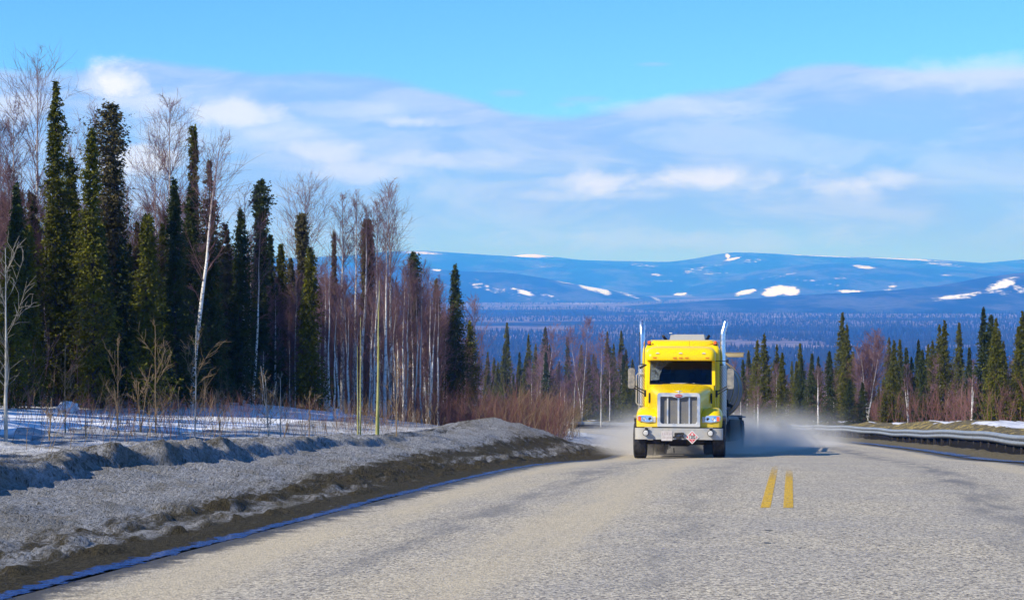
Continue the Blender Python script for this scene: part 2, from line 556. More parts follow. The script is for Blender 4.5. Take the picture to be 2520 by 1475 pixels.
# ------------------------------------------------------------------ right shoulder
def right_attrs(A_, Y_):
    n = fbm(Y_ * .22, A_ * .35, 3, 61)
    snow_top = sst(A_, 8.7, 9.3) * sst(n, .40, .55) * np.interp(Y_, [0, 60, 72, 95, 110], [.2, .35, 1, 1, .8])
    snow_top = np.maximum(snow_top, sst(A_, 10.5, 12) * .25)
    return {'dirt': np.clip(1.0 - snow_top, 0, 1), 'clean': sst(snow_top, .5, .9) * .8}


def b_rbank(t, b):
    co = t.co()
    fine = t.noise(co, 15, 6, .7)
    big = t.noise(co, 2.2, 4, .6)
    dirt = t.mix(t.rng(fine, .3, .7), (.06, .047, .022), (.17, .14, .08))
    straw = t.m('MULTIPLY', t.rng(big, .48, .62), t.rng(t.attr('a'), 7.3, 7.9))
    straw = t.m('MULTIPLY', straw, t.rng(fine, .38, .6))
    dirt = t.mix(straw, dirt, (.50, .37, .10))
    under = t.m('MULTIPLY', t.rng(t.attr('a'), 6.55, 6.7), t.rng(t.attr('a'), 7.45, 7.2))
    dirt = t.mix(under, dirt, (.010, .008, .006))  # shade beneath the guardrail, painted into the soil colour
    f = t.m('ADD', t.attr('clean'), t.m('MULTIPLY', t.m('SUBTRACT', fine, .5), .5))
    c = t.mix(t.rng(f, .4, .6), dirt, t.mix(t.rng(big, .3, .7), (.50, .50, .53), (.78, .78, .82)))
    t.put(b.inputs['Base Color'], c)
    t.put(b.inputs['Normal'], t.bump(t.noise(co, 20, 5, .7), .8, .05))


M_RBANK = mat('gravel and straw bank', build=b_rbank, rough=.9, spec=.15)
yr = np.concatenate([np.arange(6, 130, .2), np.arange(130, 300, 1.2)])
ar = np.concatenate([np.arange(4.9, 8.0, .1), np.arange(8.0, 13.5, .22)])
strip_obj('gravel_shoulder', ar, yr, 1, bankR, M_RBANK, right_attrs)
ar2 = np.concatenate([np.arange(13.4, 40, 1.0), np.arange(40, 200, 8)])
yr2 = np.concatenate([np.arange(6, 200, 1.5), np.arange(200, 330, 6)])
strip_obj('hillside', ar2, yr2, 1, bankR, M_FLOOR, lambda a, y: {})


# melt water running along both edges of the pavement
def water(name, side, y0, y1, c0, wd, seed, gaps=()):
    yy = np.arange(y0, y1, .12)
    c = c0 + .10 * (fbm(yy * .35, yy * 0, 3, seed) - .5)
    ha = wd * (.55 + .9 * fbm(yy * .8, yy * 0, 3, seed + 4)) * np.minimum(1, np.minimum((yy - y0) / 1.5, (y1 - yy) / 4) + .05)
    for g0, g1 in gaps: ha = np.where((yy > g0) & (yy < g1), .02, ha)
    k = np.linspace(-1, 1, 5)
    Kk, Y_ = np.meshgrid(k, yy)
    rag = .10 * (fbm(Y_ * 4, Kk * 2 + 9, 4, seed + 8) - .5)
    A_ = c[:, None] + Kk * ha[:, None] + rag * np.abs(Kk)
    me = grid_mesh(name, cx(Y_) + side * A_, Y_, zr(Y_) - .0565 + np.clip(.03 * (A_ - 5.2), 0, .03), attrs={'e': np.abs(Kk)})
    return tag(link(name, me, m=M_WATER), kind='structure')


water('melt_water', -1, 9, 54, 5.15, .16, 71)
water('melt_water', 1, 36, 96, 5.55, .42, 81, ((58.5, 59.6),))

# ------------------------------------------------------------------ far land
def far_hill():
    y = np.concatenate([np.arange(322, 600, 14), np.arange(600, 1500, 40)])
    x = np.arange(-620, 700, 16.)
    X_, Y_ = np.meshgrid(x, y)
    z0 = np.interp(Y_, [322, 500, 1300, 1500], [-22.5, -36, -88.5, -89.5])
    base = z0 + 6 * (fbm(X_ * .012, Y_ * .008, 4, 91) - .5)
    return grid_mesh('far_hillside', X_, Y_, base)


tag(link('far_hillside', far_hill(), m=M_FLOOR), kind='structure')
for side, x0, x1 in ((-1, -700, -140), (1, 170, 760)):        # skirts beside the nearer strips
    x = np.arange(x0, x1, 14.); y = np.concatenate([np.arange(-40, 200, 10.), np.arange(200, 345, 16.)])
    X_, Y_ = np.meshgrid(x, y)
    z_ = zr(Y_) + (np.where(side < 0, 3.4, -8.5)) - .4
    tag(link('far_hillside', grid_mesh('skirt', X_, Y_, z_), m=M_FLOOR), kind='structure')

VZ = -90.0


def b_valley(t, b):
    co = t.co()
    n1 = t.noise(co, .0011, 6, .6)
    n2 = t.noise(t.scale(co, (1, 1.6, 1), (400, 900, 0)), .0024, 5, .6)
    c = t.mix(t.rng(n1, .42, .52), (.022, .028, .022), (.21, .175, .19))
    c = t.mix(t.rng(n2, .64, .70), c, (.62, .62, .66))
    c = t.mix(t.rng(t.noise(co, .02, 4, .7), .4, .62, 0, .55), c, (.03, .034, .028))
    t.put(b.inputs['Base Color'], c)


M_VALLEY = mat('valley forest and bogs', build=b_valley, rough=.95, spec=.05)
x = np.arange(-6000, 6001, 200.); y = np.arange(1250, 16001, 250.)
X_, Y_ = np.meshgrid(x, y)
tag(link('valley', grid_mesh('valley', X_, Y_, VZ + 0 * X_), m=M_VALLEY), kind='structure')


def b_mount(dark, grey, sn):
    def f(t, b):
        co = t.co()
        n1 = t.noise(t.scale(co, (1, .35, 1)), .004, 6, .62)
        n2 = t.noise(co, .03, 4, .7)
        c = t.mix(t.rng(n1, .46, .60), dark, grey)
        c = t.mix(t.rng(n2, .4, .62, 0, .6), c, dark)
        f_ = t.m('ADD', t.attr('snow'), t.m('MULTIPLY', t.m('SUBTRACT', t.noise(t.scale(co, (1, .4, 1)), .02, 8, .74), .5), 2.1))
        c = t.mix(t.rng(f_, .38, .74), c, sn)
        t.put(b.inputs['Base Color'], c)
    return f


M_MOUNT = mat('forested mountain with snow', build=b_mount((.018, .028, .026), (.095, .10, .105), (.95, .95, .97)), rough=.95, spec=.05)


def mountain(name, D, Df, sil, patches, seed, nx=640, nt=70, back=1.5, rough=.10):
    xs = np.array([p[0] for p in sil], float); yv = np.array([p[1] for p in sil], float)
    xd = np.linspace(xs[0], xs[-1], nx)
    k = np.ones(9) / 9
    yd_ = np.interp(xd, xs, yv)
    yd_ = np.convolve(np.pad(yd_, 4, mode='edge'), k, 'valid')
    Xr = px_x(xd, D)
    Hr = px_z(yd_, D) - VZ
    tt = np.concatenate([np.linspace(0, 1, nt), np.linspace(1.03, back, 12)])
    T, X_ = np.meshgrid(tt, Xr, indexing='ij')
    Hm = np.broadcast_to(Hr, T.shape)
    prof = np.where(T <= 1, np.sin(np.clip(T, 0, 1) * math.pi / 2) ** 1.25, 1 - ((T - 1) / (back - 1)) ** 1.5 * 1.02)
    n = fbm(X_ / 700, T * 2.2 + seed, 5, seed) - .5
    env = np.clip(4 * T * (1 - T), 0, 1)
    Yv = Df + (D - Df) * T + 260 * (fbm(X_ / 900, T * 1.3, 3, seed + 7) - .5) * np.clip(1 - T, 0, 1)
    Z_ = VZ - 4 + (Hm + 4) * np.clip(prof + rough * 2 * n * env, -.2, 2)
    Z_ = Z_ + 2.5 * (vnoise(X_ / 14, T * 80, seed + 3) - .4) * (T > .9) * (T < 1.1)
    # project only to know where on the slope each clearing lies
    pxx = X_ / Yv * FPX + 1259.5; pyy = HORIZON - (Z_ - CAM_Z) / Yv * FPX
    snow = np.zeros_like(X_)
    for (x0, y0, rx, ry, tilt, st) in patches:
        dx, dy = pxx - x0, pyy - y0
        c, s_ = math.cos(tilt), math.sin(tilt)
        d = np.sqrt(((dx * c + dy * s_) / rx) ** 2 + ((-dx * s_ + dy * c) / ry) ** 2)
        st = st * (.82 if st <= .6 else 1)
        snow = np.maximum(snow, st * np.clip(1.5 - d, 0, 1))
    o = link(name, grid_mesh(name, X_, Yv, Z_, attrs={'snow': snow}), m=M_MOUNT)
    return tag(o, kind='structure')


mountain('snow_dome', 15500, 14200, [(900, 690), (1150, 650), (1230, 636), (1270, 628), (1310, 624), (1360, 631), (1440, 641), (1560, 655), (1800, 690)], [(1310, 628, 70, 6, 0, .9)], 11, 200, 30)
mountain('mountain_ridge', 13500, 9800, [(-500, 640), (300, 630), (700, 636), (850, 630), (960, 620), (1040, 617), (1150, 624), (1280, 632), (1440, 640), (1560, 643), (1640, 645), (1700, 638), (1750, 628), (1790, 622), (1850, 623), (1900, 625), (2100, 632), (2250, 637), (2330, 642), (2400, 648), (2450, 644), (2519, 638), (2700, 630), (3100, 650)],
         [(1040, 622, 60, 4, .05, .65), (1575, 652, 45, 4, .1, .55), (1615, 675, 18, 4, 0, .6), (1790, 630, 5, 9, -.5, .8), (1800, 637, 22, 3, -.2, .8), (2000, 627, 130, 3, .05, .75), (2200, 635, 150, 3, .06, .7), (2320, 650, 60, 4, .1, .6), (1850, 641, 30, 5, 0, .55), (1720, 662, 70, 8, -.2, .42), (1750, 672, 40, 5, 0, .5), (1640, 690, 30, 5, 0, .5), (1330, 655, 40, 4, 0, .45)], 23, 760)
mountain('mountain_slope', 10800, 8300, [(1500, 742), (1600, 728), (1700, 700), (1800, 678), (1900, 660), (1980, 650), (2050, 648), (2150, 653), (2250, 660), (2350, 663), (2450, 667), (2519, 671), (2700, 690), (3000, 720)],
         [(1918, 714, 36, 11, -.05, 1.0), (1893, 722, 22, 9, 0, .8), (1942, 716, 24, 12, 0, .9), (1835, 718, 30, 6, -.25, .85), (2125, 657, 32, 5, .1, .7), (2090, 717, 30, 6, 0, .75), (2195, 708, 22, 14, -.5, .5), (1985, 690, 30, 4, 0, .55), (2070, 683, 20, 4, 0, .55), (1670, 724, 30, 5, 0, .7), (1930, 676, 60, 8, -.15, .4), (2020, 700, 60, 4, 0, .4), (2330, 676, 20, 4, 0, .5)], 37, 640)
mountain('mountain_spur', 8600, 7000, [(-600, 660), (200, 655), (690, 652), (900, 655), (1050, 660), (1130, 667), (1200, 669), (1260, 672), (1340, 685), (1440, 704), (1500, 714), (1560, 724), (1640, 736), (1750, 748)],
         [(1450, 703, 30, 10, .28, 1.0), (1480, 713, 24, 8, .4, .95), (1395, 694, 30, 5, .1, .6), (1288, 718, 30, 6, .3, .75), (1210, 712, 90, 10, .25, .5), (1340, 725, 40, 6, .3, .55), (1540, 722, 45, 6, .3, .6), (1075, 663, 12, 4, 0, .8), (1180, 695, 40, 6, .3, .45), (1080, 700, 30, 8, .3, .5), (1615, 735, 16, 4, .3, .6)], 53, 640)
mountain('low_hill', 6000, 4800, [(1500, 757), (1700, 742), (1850, 734), (1950, 727), (2100, 719), (2200, 714), (2300, 704), (2380, 690), (2430, 681), (2480, 675), (2519, 671), (2650, 660), (2900, 690)],
         [(2470, 697, 40, 14, -.3, .68), (2490, 712, 60, 14, -.1, .56), (2350, 730, 60, 7, -.1, .62), (2420, 718, 40, 8, -.1, .5), (2200, 733, 60, 4, 0, .3)], 67, 520, rough=.05)


# trees of the valley, far beyond counting
def valley_trees():
    n = 76000
    Yv = 1 / rng.uniform(1 / 8200, 1 / 1650, n)
    X_ = (rng.uniform(-300, 2900, n) - 1259.5) / FPX * Yv
    d1 = fbm(X_ * .0011 + 5, Yv * .0013, 5, 101)
    d2 = fbm(X_ * .006, Yv * .006, 3, 105)
    keep = (d1 * .84 + d2 * .16) > .495
    X_, Yv = X_[keep], Yv[keep]
    n = len(X_)
    h = rng.uniform(4, 9.5, n); r = h * rng.uniform(.13, .22, n)
    ang = rng.uniform(0, 6.28, n)
    V = np.zeros((n, 4, 3))
    for k in range(3):
        V[:, k, 0] = X_ + r * np.cos(ang + k * 2.094); V[:, k, 1] = Yv + r * np.sin(ang + k * 2.094); V[:, k, 2] = VZ
    V[:, 3, 0] = X_; V[:, 3, 1] = Yv; V[:, 3, 2] = VZ + h
    b_ = (np.arange(n) * 4)[:, None]
    F = np.concatenate([b_ + np.array([[0, 1, 3]]), b_ + np.array([[1, 2, 3]]), b_ + np.array([[2, 0, 3]])])
    return mesh_np('valley_forest', V.reshape(-1, 3), F)


tag(link('valley_forest', valley_trees(), m=mat('far spruce', build=varied((.016, .022, .016), (.035, .04, .03), .004), rough=.95, spec=.05)), 'dark spruce woods spread across the floor of the blue valley', kind='stuff')

# ------------------------------------------------------------------ solid-modelling helper
class B:
    def __init__(self, xf=None):
        self.bm = bmesh.new()
        self.xf = xf

    def loft(self, secs, cap=True, closed=True):
        """secs: list of equal-length point lists"""
        rows = [[self.bm.verts.new(p) for p in s] for s in secs]
        n = len(rows[0])
        for a, b in zip(rows, rows[1:]):
            for i in range(n if closed else n - 1):
                j = (i + 1) % n
                self.bm.faces.new((a[i], a[j], b[j], b[i]))
        if cap and closed:
            self.bm.faces.new(rows[0][::-1]); self.bm.faces.new(rows[-1])
        return self

    def box(self, c, s, bev=0.0, seg=2, rot=None):
        bm2 = bmesh.new()
        bmesh.ops.create_cube(bm2, size=1)
        for v in bm2.verts: v.co = Vector((v.co.x * s[0], v.co.y * s[1], v.co.z * s[2]))
        if bev: bmesh.ops.bevel(bm2, geom=list(bm2.edges), offset=bev, segments=seg, profile=.5, affect='EDGES')
        M = Matrix.Translation(c) @ (rot.to_4x4() if rot is not None else Matrix())
        self._add(bm2, M)
        return self

    def _add(self, bm2, M=None):
        me = bpy.data.meshes.new('t')
        if M is not None: bm2.transform(M)
        bm2.to_mesh(me); bm2.free()
        self.bm.from_mesh(me); bpy.data.meshes.remove(me)

    def tube(self, pts, r, seg=8, cap=True):
        pts = [Vector(p) for p in pts]
        rs = r if isinstance(r, (list, tuple)) else [r] * len(pts)
        secs = []
        up = None
        for i, p in enumerate(pts):
            d = (pts[min(i + 1, len(pts) - 1)] - pts[max(i - 1, 0)]).normalized()
            if up is None:
                up = Vector((0, 0, 1)) if abs(d.z) < .9 else Vector((0, 1, 0))
            n1 = d.cross(up).normalized(); n2 = n1.cross(d).normalized()
            up = n2
            secs.append([p + (n1 * math.cos(k * math.tau / seg) + n2 * math.sin(k * math.tau / seg)) * rs[i] for k in range(seg)])
        return self.loft(secs, cap)

    def lathe(self, prof, origin, axis='x', seg=32):
        """prof: (along, radius)"""
        secs = []
        for a, r in prof:
            s = []
            for k in range(seg):
                c, n = math.cos(k * math.tau / seg) * r, math.sin(k * math.tau / seg) * r
                p = {'x': (a, c, n), 'y': (c, a, n), 'z': (c, n, a)}[axis]
                s.append(Vector(origin) + Vector(p))
            secs.append(s)
        return self.loft(secs)

    def prism(self, pts, axis, a, b):
        f = {'x': lambda u, v, w_: (w_, u, v), 'y': lambda u, v, w_: (u, w_, v), 'z': lambda u, v, w_: (u, v, w_)}[axis]
        return self.loft([[f(u, v, a) for u, v in pts], [f(u, v, b) for u, v in pts]])

    def frame(self, outer, inner, axis, a, b):
        f = {'x': lambda u, v, w_: (w_, u, v), 'y': lambda u, v, w_: (u, w_, v), 'z': lambda u, v, w_: (u, v, w_)}[axis]
        n = len(outer)
        L = [[self.bm.verts.new(f(u, v, w_)) for u, v in lp] for lp, w_ in ((outer, a), (inner, a), (inner, b), (outer, b))]
        for q in range(4):
            A_, B_ = L[q], L[(q + 1) % 4]
            for i in range(n):
                j = (i + 1) % n
                self.bm.faces.new((A_[i], A_[j], B_[j], B_[i]))
        return self

    def build(self, name, m, parent=None, smooth=True, ang=35, bevel=0.0, label=None):
        bm = self.bm
        if bevel:
            es = [e for e in bm.edges if len(e.link_faces) == 2 and e.calc_face_angle(0) > math.radians(40)]
            bmesh.ops.bevel(bm, geom=es, offset=bevel, segments=2, profile=.5, affect='EDGES', clamp_overlap=True)
        if self.xf is not None: bm.transform(self.xf)
        bmesh.ops.recalc_face_normals(bm, faces=bm.faces)
        me = bpy.data.meshes.new(name)
        bm.to_mesh(me); bm.free()
        if smooth:
            me.polygons.foreach_set('use_smooth', np.ones(len(me.polygons), dtype=bool))
            me.set_sharp_from_angle(angle=math.radians(ang))
        o = link(name, me, parent, m)
        if label: o['label'] = label
        return o


def rrect(x0, x1, z0, z1, r, n=6):
    """rounded rectangle, counter-clockwise from the lower right; r = (br, tr, tl, bl)"""
    if not isinstance(r, (tuple, list)): r = (r,) * 4
    out = []
    for (cx_, cz_, a0), rr in zip((((x1, z0, -90)), (x1, z1, 0), (x0, z1, 90), (x0, z0, 180)), r):
        ox = cx_ - rr if cx_ == x1 else cx_ + rr
        oz = cz_ + rr if cz_ == z0 else cz_ - rr
        for k in range(n + 1):
            a = math.radians(a0 + 90 * k / n)
            out.append((ox + rr * math.cos(a), oz + rr * math.sin(a)))
    return out


def plan_round(hw, y0, y1, r, n=5):
    return rrect(-hw, hw, y0, y1, (r, .06, .06, r), n)


def text(body, size, m, parent, loc, name='lettering', rot=(math.pi / 2, 0, 0), sx=1.0, depth=.003, off=0.0, shear=0.0, xf=None):
    c = bpy.data.curves.new('t', 'FONT')
    c.body, c.size, c.align_x, c.align_y, c.extrude, c.offset, c.shear = body, size, 'CENTER', 'CENTER', depth, off, shear
    c.resolution_u = 3
    o = bpy.data.objects.new('t', c)
    me = bpy.data.meshes.new_from_object(o)
    bpy.data.objects.remove(o)
    M = Matrix.Translation(loc) @ Matrix.Rotation(rot[0], 4, 'X') @ Matrix.Diagonal((sx, 1, 1, 1))
    if xf is not None: M = xf @ M
    me.transform(M)
    return link(name, me, parent, m)


# ------------------------------------------------------------------ truck materials
def dusty(base, dust=(.36, .31, .24), amount=.35, rough=.35, metal=0.0, scale=3.0, low=None):
    """paint or metal under road dust; low = (z0, z1): more dust below z1"""
    def f(t, b):
        co = t.co()
        n = t.noise(co, scale, 6, .65)
        f_ = t.m('MULTIPLY', t.rng(n, .35, .75), amount)
        if low:
            g = t.rng(t.sep(co)[2], low[0], low[1], .75, 0)
            f_ = t.m('MAXIMUM', f_, t.m('MULTIPLY', g, t.rng(t.noise(co, 9, 5, .7), .3, .6, .35, 1)))
        t.put(b.inputs['Base Color'], t.mix(f_, base, dust))
        t.put(b.inputs['Roughness'], t.rng(f_, 0, .7, rough, .9))
        t.put(b.inputs['Metallic'], t.rng(f_, 0, .6, metal, 0))
    return f


P_YEL = mat('yellow truck paint', build=dusty((.92, .615, .0), (.55, .41, .08), .05, .30, low=(.85, 1.2)), coat=.08, spec=.3)
P_CHROME = mat('dusty chrome', build=dusty((.70, .71, .73), (.46, .43, .38), .75, .38, .9, low=(.6, 1.3)))
P_STACK = mat('polished stack', build=dusty((.80, .82, .85), (.42, .38, .32), .2, .24, 1.0))
P_BUMP = mat('dusty bumper', build=dusty((.50, .49, .47), (.43, .385, .32), .9, .45, .5, 5))
P_BLACK = mat('black rubber and plastic', (.016, .016, .018), .6)
P_DARK = mat('dark chassis', build=dusty((.018, .018, .02), (.10, .085, .07), .6, .7))
P_TYRE = mat('tyre rubber', build=dusty((.022, .023, .026), (.14, .125, .11), .55, .8, scale=6))
P_RIM = mat('aluminium rim', build=dusty((.55, .55, .56), (.35, .31, .26), .7, .4, .8))
P_MIRR = mat('dusty mirror shell', build=dusty((.20, .19, .18), (.46, .41, .32), .95, .6, scale=9))
P_GREY = mat('grey mudguard', build=dusty((.23, .23, .24), (.44, .40, .35), .7, .7))
P_ORANGE = mat('amber lens', (.85, .13, .01), .2, spec=.6)
P_MARK = mat('marker lens', (.80, .20, .01), .25, spec=.6)
P_RED = mat('red enamel', (.45, .015, .03), .4)
P_PRED = mat('placard red', build=dusty((.66, .06, .08), (.58, .45, .42), .6, .6, scale=14))
P_WHITE = mat('white print', build=dusty((.75, .74, .72), (.5, .46, .4), .5, .6, scale=14))
P_PLATE = mat('dusty licence plate', build=dusty((.62, .57, .55), (.47, .43, .38), .8, .6, scale=12))
P_PTXT = mat('faded plate print', (.47, .39, .38), .7)
P_INK = mat('black print', (.03, .028, .03), .6)
P_LAMP = mat('lamp reflector', (.85, .86, .9), .08, 1.0)
P_HOUSE = mat('headlamp shell', build=dusty((.75, .75, .76), (.5, .46, .4), .4, .25, .7))
P_TANK = mat('aluminium tank', build=dusty((.12, .125, .145), (.14, .135, .13), .7, .5, .5, 1.5))
P_GOLD = mat('tan tank band', build=dusty((.42, .27, .06), (.42, .34, .2), .5, .5))
P_TAN = mat('tan painted steel', build=dusty((.45, .34, .17), (.46, .4, .3), .4, .6))
P_BEIGE = mat('pale dusty metal', build=dusty((.52, .50, .46), (.46, .42, .36), .6, .6))


def b_grille(t, b):
    co = t.co()
    v = t.sep(t.scale(co, (1, 1, 1)))
    w1 = t.m('SINE', t.m('MULTIPLY', t.m('ADD', v[0], v[2]), 260)); w2 = t.m('SINE', t.m('MULTIPLY', t.m('SUBTRACT', v[0], v[2]), 260))
    hole = t.rng(t.m('MULTIPLY', w1, w2), -.1, .35)
    dust = t.rng(t.noise(co, 3, 4), .3, .7)
    c = t.mix(dust, (.20, .195, .20), (.27, .25, .205))
    t.put(b.inputs['Base Color'], t.mix(t.m('MULTIPLY', hole, .75), c, (.03, .03, .03)))


P_MESH = mat('grille mesh', build=b_grille, rough=.6)


def b_shield(t, b):
    co = t.co(); v = t.sep(co)
    w1 = t.m('SINE', t.m('ADD', t.m('MULTIPLY', v[2], 62), t.m('MULTIPLY', v[0], 95)))
    c = t.mix(t.rng(w1, .2, .75), (.66, .66, .68), (.36, .35, .35))
    b.inputs['Metallic'].default_value = .6; b.inputs['Roughness'].default_value = .4
    t.put(b.inputs['Base Color'], t.mix(t.rng(v[2], 1.0, 2.2, .6, .1), c, (.45, .41, .35)))


P_SHIELD = mat('perforated heat shield', build=b_shield)


def glass(name, tint, refl=.9):
    m_ = bpy.data.materials.new(name); m_.use_nodes = True
    t = NT(m_.node_tree); t.n.remove(t.n['Principled BSDF'])
    tr = t.n.new('ShaderNodeBsdfTransparent'); tr.inputs[0].default_value = (*tint, 1)
    gl = t.n.new('ShaderNodeBsdfGlossy'); gl.inputs['Roughness'].default_value = .03
    fr = t.n.new('ShaderNodeFresnel'); fr.inputs['IOR'].default_value = 1.45
    mx = t.n.new('ShaderNodeMixShader')
    t.l.new(t.m('MULTIPLY', fr.outputs[0], refl), mx.inputs[0])
    t.l.new(tr.outputs[0], mx.inputs[1]); t.l.new(gl.outputs[0], mx.inputs[2])
    t.l.new(mx.outputs[0], t.n['Material Output'].inputs['Surface'])
    return m_


G_WIND = glass('tinted windscreen', (.33, .39, .42))
G_LAMP = glass('clear lens', (.92, .94, .96))
P_FILM = mat('dirt film on glass', (.10, .11, .11), .9)

# ------------------------------------------------------------------ the tanker truck
TY = 55.0
TX = (1669.5 - 1259.5) / FPX * TY
H_T = .0834 + .030
tz = float(RZ(np.array(TX - cx(TY)), np.array(TY)))
T = thing('tanker_truck', 'yellow tanker truck with chrome grille driving towards the viewer on the grey road', 'truck', (TX, TY, tz - .02))
T.rotation_euler = (-math.atan(.0775), 0, -math.atan(H_T))

# bumper and what hangs on it
plan = [(-1.22, .42), (-1.22, .16), (-1.19, .07), (-1.12, .02), (-.98, 0), (.98, 0), (1.12, .02), (1.19, .07), (1.22, .16), (1.22, .42)]
bumper = B().prism(plan, 'z', .54, .855).build('bumper', P_BUMP, T, bevel=.012)
for x in (-.90, .88):
    z = .715
    lamp = B().lathe([(.0, .04), (-.02, .075), (-.10, .088), (-.145, .088), (-.15, .075), (-.14, .07)], (x, 0, z), 'y', 24).build('fog_lamp', P_BLACK, T)
    B().lathe([(-.138, .074), (-.150, .066), (-.158, .04), (-.160, .005)], (x, 0, z), 'y', 24).build('lens', P_WHITE, lamp)
    for k in range(-2, 3):
        B().box((x + k * .024, -.158, z), (.006, .006, .10 - abs(k) * .014)).build('lens_rib', P_BEIGE, lamp)
    B().box((x + .015, -.06, z + .115), (.09, .06, .05), .01).build('bracket', P_BLACK, lamp)
    B().box((x + .015, .03, z + .155), (.12, .10, .012), .003).build('clamp', P_BEIGE, lamp)
plate = B().prism(rrect(-.475, -.172, .505, .775, .014, 3), 'y', -.012, -.003).build('licence_plate', P_PLATE, T)
fp = B()                          # print too faded and dusty to read
for k in range(6):
    fp.box((-.44 + k * .047, -.0125, .69 + .004 * (k % 2)), (.026, .002, .07 - .01 * (k % 3)))
    fp.box((-.43 + k * .042, -.0125, .59), (.022, .002, .04 + .008 * (k % 2)))
fp.box((-.323, -.0125, .752), (.16, .002, .014)).build('faded_print', P_PTXT, plate)['kind'] = 'stuff'
hook = B()
hook.box((0, -.02, .585), (.12, .05, .10), .012).box((-.09, -.03, .66), (.05, .05, .11), .012).box((.09, -.03, .67), (.05, .05, .12), .012)
hook.tube([(-.11, -.04, .70), (.11, -.04, .71)], .026).lathe([(-.09, .02), (-.09, .034), (-.02, .034), (-.02, .02)], (.125, 0, .70), 'y', 12).lathe([(-.09, .02), (-.09, .03), (-.02, .03), (-.02, .02)], (.125, 0, .60), 'y', 12).lathe([(-.08, .02), (-.08, .03), (-.02, .03), (-.02, .02)], (-.13, 0, .60), 'y', 12)
hook.build('tow_hook', P_DARK, T)
for x in (-.465, -.29, .265, .435):
    B().lathe([(0, .013), (-.012, .013), (-.016, .006)], (x, 0, .815), 'y', 8).build('bolt', P_BEIGE, T)
pc = (.375, .606)


def dia(r): return [(pc[0] + r, pc[1]), (pc[0], pc[1] + r), (pc[0] - r, pc[1]), (pc[0], pc[1] - r)]


placard = B().prism(dia(.187), 'y', -.022, -.006).build('hazard_placard', P_WHITE, T)
B().prism(dia(.158), 'y', -.0245, -.0222).build('red_field', P_PRED, placard)
B().prism([(pc[0] - .108, pc[1] - .05), (pc[0] + .108, pc[1] - .05), (pc[0] + .108, pc[1] + .05), (pc[0] - .108, pc[1] + .05)], 'y', -.0275, -.0247).build('number_panel', P_WHITE, placard)
text('1202', .115, P_INK, placard, (pc[0], -.029, pc[1]), sx=.80, depth=.001, off=.004)
text('3', .062, P_WHITE, placard, (pc[0], -.0262, pc[1] - .103), depth=.001, off=.002)
fl = [(0, .128), (.012, .110), (.022, .098), (.018, .088), (.030, .080), (.026, .066), (.012, .060), (-.014, .060), (-.027, .068), (-.026, .082), (-.016, .092), (-.014, .106)]
B().prism([(pc[0] + u, pc[1] + v) for u, v in fl], 'y', -.0262, -.0247).build('flame_symbol', P_WHITE, placard)

# grille
N_ = 6
outer = rrect(-.595, .595, .89, 1.83, (.02, .085, .085, .02), N_)
inner = rrect(-.505, .505, .975, 1.72, (.075, .02, .02, .075), N_)
gs = B()
rows = []
for lp, yy in ((outer, .16), (outer, .06), ([(u * .985, .89 + (v - .89) * .99) for u, v in outer], .035), ([(u * 1.02, 1.35 + (v - 1.35) * 1.02) for u, v in inner], .035), (inner, .05), (inner, .15)):
    rows.append([(u, yy, v) for u, v in lp])
gs.loft(rows, cap=False)
surround = gs.build('grille_surround', P_CHROME, T)
B().prism(rrect(-.51, .51, .97, 1.725, .03, 3), 'y', .13, .15).build('grille_mesh', P_MESH, T)
B().prism([(-.20, 1.735), (-.13, 1.705), (-.07, 1.69), (.07, 1.69), (.13, 1.705), (.20, 1.735)], 'y', .036, .10).build('badge_plate', P_CHROME, T)
for x, w_ in ((-.31, .019), (-.01, .025), (.29, .019)):
    B().prism(rrect(x - w_, x + w_, .98, 1.715, .012, 2), 'y', .085, .125).build('grille_bar', P_CHROME, T)
for x, z in ((-.47, 1.69), (-.16, 1.70), (.17, 1.70), (.46, 1.69), (-.49, 1.49), (.485, 1.49), (-.49, 1.17), (.485, 1.17), (-.38, .985), (-.14, .985), (.16, .985), (.38, .985)):
    B().lathe([(.13, .009), (.118, .009), (.114, .004)], (x, 0, z), 'y', 6).build('screw', P_CHROME, T)
badge = B().lathe([(.032, .1), (.020, .1), (.016, .09)], (0, 0, 0), 'y', 24)
for v in badge.bm.verts: v.co.z = v.co.z * .42 + 1.748
badge = badge.build('badge', P_RED, T)
text('Peterbilt', .052, P_WHITE, badge, (0, .0145, 1.748), depth=.001, shear=.3, sx=.8)
orn = B().tube([(0, .10, 1.82), (0, .10, 1.87)], [.03, .02], 8).tube([(-.105, .11, 1.885), (-.05, .09, 1.875), (0, .07, 1.878), (.05, .09, 1.875), (.105, .11, 1.885)], [.004, .012, .02, .012, .004], 6)
orn.build('hood_ornament', P_CHROME, T)

